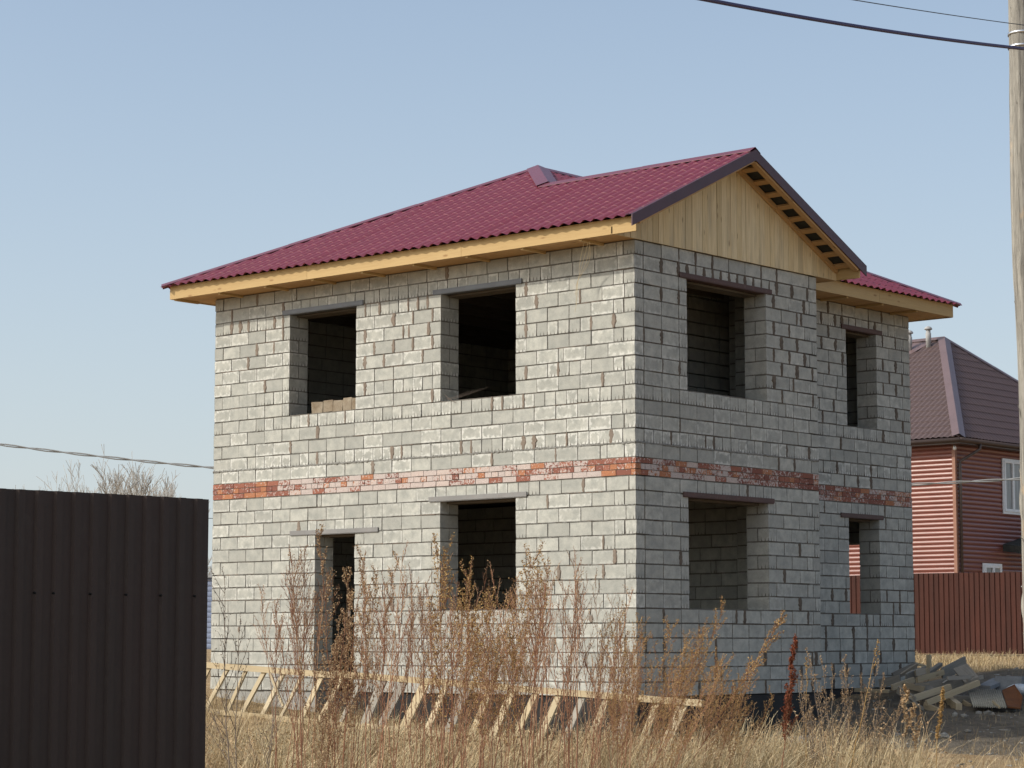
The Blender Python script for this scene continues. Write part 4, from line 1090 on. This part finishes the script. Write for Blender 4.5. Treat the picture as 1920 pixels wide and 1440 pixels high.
# ================================================================ VEGETATION
mStem=M_tint('red_brown_stem',(.21,.095,.058),(.35,.185,.11),(.50,.35,.21))
mSeed=M_tint('brown_seed',(.32,.20,.105),(.48,.335,.19),(.60,.46,.29))
mGold=M_tint('golden_seed',(.30,.18,.07),(.46,.30,.12),(.58,.42,.22))
mDock=M_tint('dock_red',(.17,.045,.025),(.26,.075,.035),(.30,.12,.06))
mGreyStem=M_tint('grey_stem',(.13,.10,.085),(.22,.175,.14),(.30,.25,.19))
mStraw=M_tint('straw',(.19,.125,.065),(.50,.375,.20),(.68,.57,.37))
def fleck(mb,p,rr,s_,tint):
    a=Vector((rr.uniform(-1,1),rr.uniform(-1,1),rr.uniform(-.3,1))).normalized()*s_; b=a.cross(Vector((rr.uniform(-1,1),rr.uniform(-1,1),rr.uniform(-1,1)))).normalized()*s_*.42
    mb.add([p-b*.6,p+a*.5-b,p+a,p+a*.5+b],[(0,1,2,3)],tint)
def mk_weed(name,seed,Ht,stems=1,nb=18,blen=.34,t0=.42,asc=.55,dens=5,droop=0.0,smat=None,dmat=None,curve=.06,fs=.013,sr=.0052,spread=.1,sub=3):
    rr=random.Random(seed); root=empty(name,(0,0,0)); st=MB(); sd=MB()
    def tn(): return (rr.random(),rr.random()*.6 if rr.random()<.4 else 0,0,1)
    for s_ in range(stems):
        H=Ht*(1 if s_==0 else rr.uniform(.65,.97)); a=rr.uniform(0,2*math.pi); off=Vector((math.cos(a),math.sin(a),0))
        b0=off*rr.uniform(0,.04)*(stems>1); lean=off*spread*(1 if stems>1 else .4); cv=Vector((rr.uniform(-1,1),rr.uniform(-1,1),0))*curve
        n=12; ps=[b0+lean*(t*H)+cv*H*(t*t)+Vector((0,0,H*t))+Vector((rr.uniform(-1,1),rr.uniform(-1,1),0))*.006 for t in [i/n for i in range(n+1)]]
        st.tube(ps,[sr*(1-.75*i/n) for i in range(n+1)],4,tn(),False)
        k=max(3,int(nb*(1 if s_==0 else .7)))
        for j in range(k):
            t=t0+(1-t0)*(j+rr.random()*.6)/k; i=min(n-1,int(t*n)); p=ps[i].lerp(ps[i+1],t*n-i); L=blen*(1.15-.85*((t-t0)/(1-t0)))*rr.uniform(.6,1.15)
            az=rr.uniform(0,2*math.pi); d=Vector((math.cos(az)*math.sin(asc),math.sin(az)*math.sin(asc),math.cos(asc)))
            q=p.copy(); bp=[q.copy()]; m=5
            for c in range(m):
                d=(d+Vector((0,0,-droop*(c+1)*.25+.09*(1-droop*2)))+Vector((rr.uniform(-1,1),rr.uniform(-1,1),rr.uniform(-1,1)))*.10).normalized(); q=q+d*L/m; bp.append(q.copy())
            t_=tn(); st.tube(bp,[sr*.42*(1-.6*c/m) for c in range(m+1)],3,t_,False)
            for c in range(1,m+1):
                for _ in range(sub):
                    dd=(d+Vector((rr.uniform(-1,1),rr.uniform(-1,1),rr.uniform(-.6,1)))*.9).normalized(); l=L*rr.uniform(.10,.24); e=bp[c]+dd*l
                    st.tube([bp[c],e],[sr*.26,sr*.16],3,t_,False)
                    for f in range(dens):
                        fleck(sd,bp[c].lerp(e,rr.uniform(.2,1.1))+Vector((rr.uniform(-1,1),rr.uniform(-1,1),rr.uniform(-1,1)))*.008,rr,fs*rr.uniform(.6,1.3),tn())
        for f in range(dens*5): fleck(sd,ps[n-1].lerp(ps[n],rr.random()),rr,fs,tn())
    st.build('stem',smat or mStem,root); 
    if sd.v: sd.build('seed_head',dmat or mSeed,root)
    return root
def copy_tree(o):
    c=o.copy(); col.objects.link(c)
    for ch in list(o.children):
        d=ch.copy(); col.objects.link(d); d.parent=c
    return c
used=set()
def place(proto,px,ytop,D,label,group,lean=0.0,turn=None,cat='dry weed',fb=0.0):
    """base at photo column px (bottom), top reaching row ytop; lean = sideways tilt in radians"""
    o=proto if proto.name not in used else copy_tree(proto); used.add(proto.name)
    p=at(px,1206,D); z=G(p.x,p.y)-.03; zt=CAM.z+(1206-ytop)*D/FPX
    Hp=proto['h']; k=(zt-z)/(Hp*math.cos(lean)); o.location=(p.x,p.y,z); 
    ax=Vector((Fw.x,Fw.y,0)).normalized()
    o.rotation_mode='QUATERNION'
    q=Matrix.Rotation(lean,4,ax)@Matrix.Rotation(fb,4,Rt)@Matrix.Rotation(random.uniform(0,6.28) if turn is None else turn,4,'Z')
    o.rotation_quaternion=q.to_quaternion(); o.scale=(k,k,k)
    for t in ('label','category','group'):
        if t in o: del o[t]
    tag(o,label,cat,group); return o
def P_(name,h,**k):
    r=mk_weed(name,k.pop('seed'),h,**k); r['h']=h; return r
thin=[P_('dry_mugwort',2.1,seed=20+i,nb=random.choice((15,18,22)),blen=random.uniform(.22,.38),t0=random.uniform(.55,.72),asc=random.uniform(.35,.55),dens=1,sub=2,curve=.07,fs=.009,sr=.0056) for i in range(7)]
twin=[P_('dry_mugwort',2.1,seed=50+i,stems=3,nb=10,blen=.28,t0=.62,asc=.42,dens=1,sub=2,curve=.07,spread=.11,fs=.009,sr=.0052) for i in range(3)]
dense=[P_('dry_mugwort',2.1,seed=70+i,stems=5,nb=18,blen=.26,t0=.48,asc=.5,dens=4,sub=3,curve=.07,spread=.07,fs=.0105,sr=.0045,dmat=mSeed) for i in range(2)]
plume=[P_('feathery_wormwood',2.0,seed=90+i,stems=3,nb=22,blen=.44,t0=.42,asc=.45,dens=5,sub=3,curve=.10,droop=.04,fs=.0105,sr=.0045,spread=.12,dmat=mGold,smat=mStem) for i in range(3)]
for p in thin+twin+dense+plume: pass
rr=random.Random(5)
Z1='thin red-brown dry mugwort stalk left of the doorway'; Z2='thin red-brown dry mugwort stalk between doorway and lower window'
Z3='red-brown dry mugwort stalk in the thicket before the lower window'; Z4='red-brown dry mugwort stalk between lower window and near corner'
def zone(lab,grp,specs):
    for px,yt,D,ty in specs:
        place(rr.choice(ty),px,yt,D,lab,grp,rr.gauss(.02,.035),fb=rr.gauss(0,.04))
sp=[]
for c,y0,n in ((545,1045,4),(572,1030,4),(600,1070,1),(512,1110,2)):
    for _ in range(n): sp.append((c+rr.gauss(0,14),y0+abs(rr.gauss(0,45)),rr.uniform(15,23),thin+twin[:1]))
zone(Z1,'dry stalks left of the doorway',sp)
sp=[]
for c,y0,n in ((693,990,1),(690,1070,2),(735,1080,3),(768,1055,3),(795,1095,3),(715,1130,2)):
    for _ in range(n): sp.append((c+rr.gauss(0,11),y0+abs(rr.gauss(0,40)),rr.uniform(14,23),thin+twin))
zone(Z2,'dry stalks between doorway and lower window',sp)
sp=[]
for c,y0,n in ((832,1030,3),(842,1070,2),(870,1110,2),(900,1095,2),(930,1080,2),(955,1070,2),(885,1150,1)):
    for _ in range(n): sp.append((c+rr.gauss(0,12),y0+abs(rr.gauss(0,35)),rr.uniform(14,24),thin+twin+twin))
zone(Z3,'dry stalks before the lower window',sp)
sp=[]
for c,y0,n in ((985,1060,3),(1020,1035,4),(1050,1090,2),(1085,1025,3),(1105,1070,2),(1140,1130,2),(1170,1150,2),(1120,1160,2)):
    for _ in range(n): sp.append((c+rr.gauss(0,11),y0+abs(rr.gauss(0,40)),rr.uniform(14,24),thin+twin))
zone(Z4,'dry stalks between lower window and corner',sp)
# dense ones in front of the door and window
place(dense[0],640,1003,16.0,'densest brown seeding weed, its tip in the top of the doorway',None,.035)
place(dense[1],655,1045,17.5,'second dense brown weed crowding the doorway, shorter one',None,-.01)
place(dense[0],632,1165,15.0,'lowest dense weed clump at the foot of the doorway',None,-.02)
for px,yt,D,l in ((905,1052,19,.05),(930,1045,20,.06),(872,1075,18,.03),(948,1070,18,.02)):
    place(rr.choice(plume),px,yt,D,'golden feathery wormwood reaching into the lower window','wormwoods in the lower window',l)
place(plume[2],838,1032,17,'orange-brown dense weed at the left jamb of the lower window',None,.02)
# leaning plumes at the near corner and before the shaded wall
S4='golden feathery wormwood leaning right before the shaded wall'
for px,yt,D,l in ((1130,1165,22,.22),(1165,1185,20,.16),(1190,1215,22,.28),(1205,1130,21,.30),(1225,1180,23,.35),(1245,1210,20,.30),(1180,1245,21,.10),(1215,1235,19,.4),(1300,1255,23,.35),(1330,1240,22,.30),(1290,1300,22,.45),(1370,1280,21,.25),(1190,1150,23,.05)):
    place(rr.choice(plume),px-25,yt,D,S4,'wormwoods before the shaded wall',l,fb=rr.gauss(0,.05))
long_=P_('long_weed',1.9,seed=131,nb=26,blen=.26,t0=.45,asc=.38,dens=4,sub=2,curve=.03,droop=.1,fs=.013,sr=.0075,dmat=mGold,smat=mStem)
place(long_,1225,1160,22,'single long weed leaning far right before the shaded wall',None,.60,turn=0)
dock=P_('dock',1.5,seed=141,stems=1,nb=30,blen=.20,t0=.42,asc=.30,dens=9,sub=3,curve=.03,fs=.0115,sr=.0065,dmat=mDock,smat=mStem)
place(dock,1455,1203,21,'dark red seeding dock standing out before the shaded wall',None,.12,turn=1)
greyb=[P_('grey_weed',1.5,seed=150+i,stems=5,nb=16,blen=.24,t0=.25,asc=.40,dens=3,sub=2,curve=.05,spread=.16,fs=.012,sr=.0052,dmat=mSeed,smat=mGreyStem) for i in range(2)]
place(greyb[0],1560,1222,24,'bushy grey-brown weed at the inner corner of the shaded walls',None,.02)
place(greyb[1],1590,1228,25,'bushy grey-brown weed before the recessed wall, right of the first',None,.06)
place(greyb[0],1530,1262,23,'low grey-brown weed just right of the red dock',None,.0)
place(greyb[1],1625,1262,24,'grey-brown weed left of the board pile',None,.16)
rod=P_('bare_stalk',1.6,seed=161,nb=6,blen=.10,t0=.8,asc=.3,dens=3,sub=1,curve=.02,fs=.014,sr=.006,dmat=mGold,smat=mGold)
place(rod,1570,1204,22,'long straw-coloured stalk leaning over the inner corner',None,.28,turn=.5)
place(rod,1505,1232,23,'upright straw-coloured stalk right of the red dock',None,.02,turn=2.5)
spike=P_('seed_spike',1.2,seed=171,nb=30,blen=.035,t0=.62,asc=.35,dens=5,sub=1,curve=.03,fs=.016,sr=.0055,dmat=mGold,smat=mGold)
place(spike,1738,1290,21,'yellow seed spike in front of the board pile',None,.11,turn=0)
umbel=P_('dry_umbel',1.0,seed=181,nb=7,blen=.22,t0=.55,asc=.55,dens=6,sub=2,curve=.02,fs=.018,sr=.0055,dmat=mSeed,smat=mStraw)
place(umbel,1712,1325,22,'branching dry umbel weed below the board pile',None,.03,turn=1)
place(umbel,1683,1292,22.5,'straight forked weed left of the umbel',None,.02,turn=3)
greyc=P_('grey_weed',1.9,seed=191,stems=2,nb=16,blen=.40,t0=.35,asc=.55,dens=1,sub=1,curve=.10,spread=.08,fs=.012,sr=.0060,dmat=mGreyStem,smat=mGreyStem)
place(greyc,455,1085,17,'dark grey twiggy weed at the left end of the wall',None,-.12,turn=.6)
place(greyc,487,1200,18,'short dark twiggy weed near the lattice left end',None,.0,turn=2)

# ---- dry grass (nobody could count it)
def blades(name,N_,region,hmin,hmax,wmin,wmax,mat,tone,label,curl=.5,clump=.5,lean=(0,0),keep=None,seg=3,flat=0.0):
    D0,D1,x0,x1=region
    D=RNG.uniform(D0,D1,N_*3); lat=RNG.uniform(x0,x1,N_*3)     # lat = photo column at that depth, spread past the frame
    X=CAM.x+Fw.x*D+Rt.x*((lat-960)/FPX*D)-Up.x*0; Y=CAM.y+Fw.y*D+Rt.y*((lat-960)/FPX*D)
    cl=.5+.25*np.sin(X*2.3+Y*1.1+1)+.25*np.sin(Y*3.1-X*1.7)+.35*np.sin(X*6.1+2*np.cos(Y*5.3))
    ok=RNG.uniform(0,1,N_*3)<(1-clump)+clump*cl
    if keep is not None: ok&=keep(X,Y,D,lat)
    X=X[ok][:N_];Y=Y[ok][:N_]; cl=cl[ok][:N_]; n=len(X); Z=ground(X,Y)-.02
    h=RNG.uniform(hmin,hmax,n)*(.65+.5*np.clip(cl,0,1)); az=RNG.uniform(0,2*np.pi,n); ln=RNG.uniform(.1,1,n)**1.3*curl
    dx=np.cos(az)*ln+lean[0]; dy=np.sin(az)*ln+lean[1]; wd=RNG.uniform(wmin,wmax,n); wa=az+np.pi/2+RNG.uniform(-.8,.8,n); wx=np.cos(wa)*wd/2; wy=np.sin(wa)*wd/2
    T_=np.linspace(0,1,seg+1); P=[]
    for i,t in enumerate(T_):
        c=t**1.7; zz=Z+h*(t*(1-flat)-.35*ln*c*t); xx=X+dx*h*c; yy=Y+dy*h*c; ww=1-.75*t
        P.append(np.stack([xx-wx*ww,yy-wy*ww,zz],-1)); P.append(np.stack([xx+wx*ww,yy+wy*ww,zz],-1))
    V=np.stack(P,1).reshape(-1,3); b=(np.arange(n)*2*(seg+1))[:,None]; q=np.array([[2*i,2*i+1,2*i+3,2*i+2] for i in range(seg)])
    Q=(b[:,:,None]+q[None]).reshape(-1,4); t1=np.clip(RNG.normal(tone[0],.36,n),0,1); t2=np.clip(RNG.normal(tone[1],.36,n),0,1)
    tint=np.stack([t1,t2,np.zeros(n),np.ones(n)],-1).repeat(seg,0)
    me=np_mesh(name,V,Q,tint); me.materials.append(mat); o=bpy.data.objects.new(name,me); col.objects.link(o); tag(o,label,'grass',kind='stuff'); return o
def inhouse(X,Y): return ((X>-8.7)&(X<.05)&(Y>-.05)&(Y<4.5))|((X>-8.7)&(X<RX+.05)&(Y>-.05)&(Y<9.4))
def kMain(X,Y,D,lat):
    soil=(X>-.2)&(Y>-.3+.0*X)&(D>29.5+.3*np.sin(X*2))&(lat>1560)
    pit=(X>0)&(X<2.2)&(Y>0)&(Y<5)&(RNG.uniform(0,1,len(X))<.9)
    sparse=(lat>1650)&(RNG.uniform(0,1,len(X))<.94)
    return ~(inhouse(X,Y)|soil|pit|sparse)
blades('dry_grass',52000,(17,31,-300,2200),.22,.80,.004,.0105,mStraw,(.45,.2),'tangled dry straw-coloured grass covering the foreground',1.8,.9,(.15,.08),kMain,4,.15)
def kLeft(X,Y,D,lat): return ~inhouse(X,Y)
blades('dry_grass',16000,(30,37,-300,1250),.18,.38,.004,.007,mStraw,(.5,.2),'dry grass at the foot of the sunlit wall',.8,.6,(.1,.05),lambda X,Y,D,lat: ~inhouse(X,Y)&(Y<-.15))
def kTuft(X,Y,D,lat):
    g=np.zeros(len(X),bool)
    for c,d_,r_ in ((1620,24,.55),(1680,23.5,.40),(1560,25,.5),(600,27.5,.9),(520,28.5,.7),(690,28,.5),(450,27,.6),(1400,25,.6),(1250,25.5,.6),(560,22,.6),(800,21.5,.6),(980,22.5,.5),(1150,21.5,.6),(1480,22,.6),(1330,22.5,.5)):
        cx=CAM.x+Fw.x*d_+Rt.x*((c-960)/FPX*d_); cy=CAM.y+Fw.y*d_+Rt.y*((c-960)/FPX*d_); g|=((X-cx)**2+(Y-cy)**2)<r_**2
    return g&~inhouse(X,Y)
blades('straw_tuft',22000,(20,30,380,1750),.45,.85,.005,.011,mStraw,(.75,.55),'tall pale straw tufts standing above the other grass',1.0,.2,(.15,.1),kTuft,4)
blades('straw_tuft',14000,(41,57,1600,2200),.06,.24,.008,.013,mStraw,(.5,.25),'sunlit dry grass beyond the board pile below the red-brown fence',.9,.7,(.1,0),lambda X,Y,D,lat: ~inhouse(X,Y))
blades('dry_grass',9000,(26,45,1540,2400),.05,.16,.004,.008,mStraw,(.25,.05),'thin short weeds on the dark soil',.9,.8,(0,0),lambda X,Y,D,lat: ~inhouse(X,Y)&(RNG.uniform(0,1,len(X))<.5))
# brown twiggy undergrowth
mb=MB(); rr=random.Random(77)
for _ in range(4600):
    D=rr.uniform(21,30); lat=rr.uniform(330,1560) if rr.random()<.9 else rr.uniform(1560,1720); x=CAM.x+Fw.x*D+Rt.x*((lat-960)/FPX*D); y=CAM.y+Fw.y*D+Rt.y*((lat-960)/FPX*D)
    if -8.7<x<.1 and y>-.1 or x<2 and y>0 and y<5 and x>-8.7 and rr.random()<.8: continue
    if math.sin(x*1.9+y)*math.cos(y*1.4-.5*x)<rr.uniform(-.9,.5): continue
    z=G(x,y); p=Vector((x,y,z)); d=Vector((rr.uniform(-1,1),rr.uniform(-1,1),rr.uniform(.3,1.5))).normalized(); L=rr.uniform(.25,.85); ps=[p]
    for i in range(5): d=(d+Vector((rr.uniform(-1,1),rr.uniform(-1,1),rr.uniform(-.9,.5)))*.35).normalized(); p=p+d*L/5; ps.append(p)
    tn=(rr.random(),rr.random()*.5,0,1); mb.tube(ps,[.0045,.004,.0035,.003,.0025,.002],3,tn,False)
    for q in ps[2:]:
        for f in range(3): fleck(mb,q+Vector((rr.uniform(-1,1),rr.uniform(-1,1),rr.uniform(-1,1)))*.02,rr,rr.uniform(.012,.03),tn)
o=mb.build('undergrowth',mSeed); tag(o,'low tangled brown twigs and dead leaves under the tall stalks','undergrowth',kind='stuff')
# dead stems on the upper window sill and loose string under the eaves
mb=MB(); rr=random.Random(9)
for i in range(4):
    x=-3.55+i*.07; mb.tube([(x,-.02,4.262),(x+.25+.05*i,-.03,4.30+.01*i),(x+.5+.06*i,-.02,4.36+.012*i)],[.0014,.0012,.0008],3,(.2,.1,0,1),False)
for i in range(2): mb.tube([(-3.45+.03*i,-.03,4.27),(-3.5+.05*i,-.05,4.33-.05*i),(-3.3+.02*i,-.03,4.20)],[.004,.003,.002],3,(.2,.1,0,1),False)
tag(mb.build('dry_twigs',mGreyStem),'few dry twigs lying on the sill of the wide upper window','twigs')
mb=MB()
for k in range(4):
    ps=[]; x=-.52-.03*k
    for i in range(12):
        t=i/11; ps.append((x-.30*t+.05*math.sin(5*t+k),-.35+.25*t if t<.5 else -.22-.01*k,6.22-.95*t*(.6+.13*k)))
    mb.tube(ps,.0028,3,(.5,1,0,1),False)
tag(mb.build('loose_string',mStraw),'pale loose strings dangling from the eaves near the corner','string')
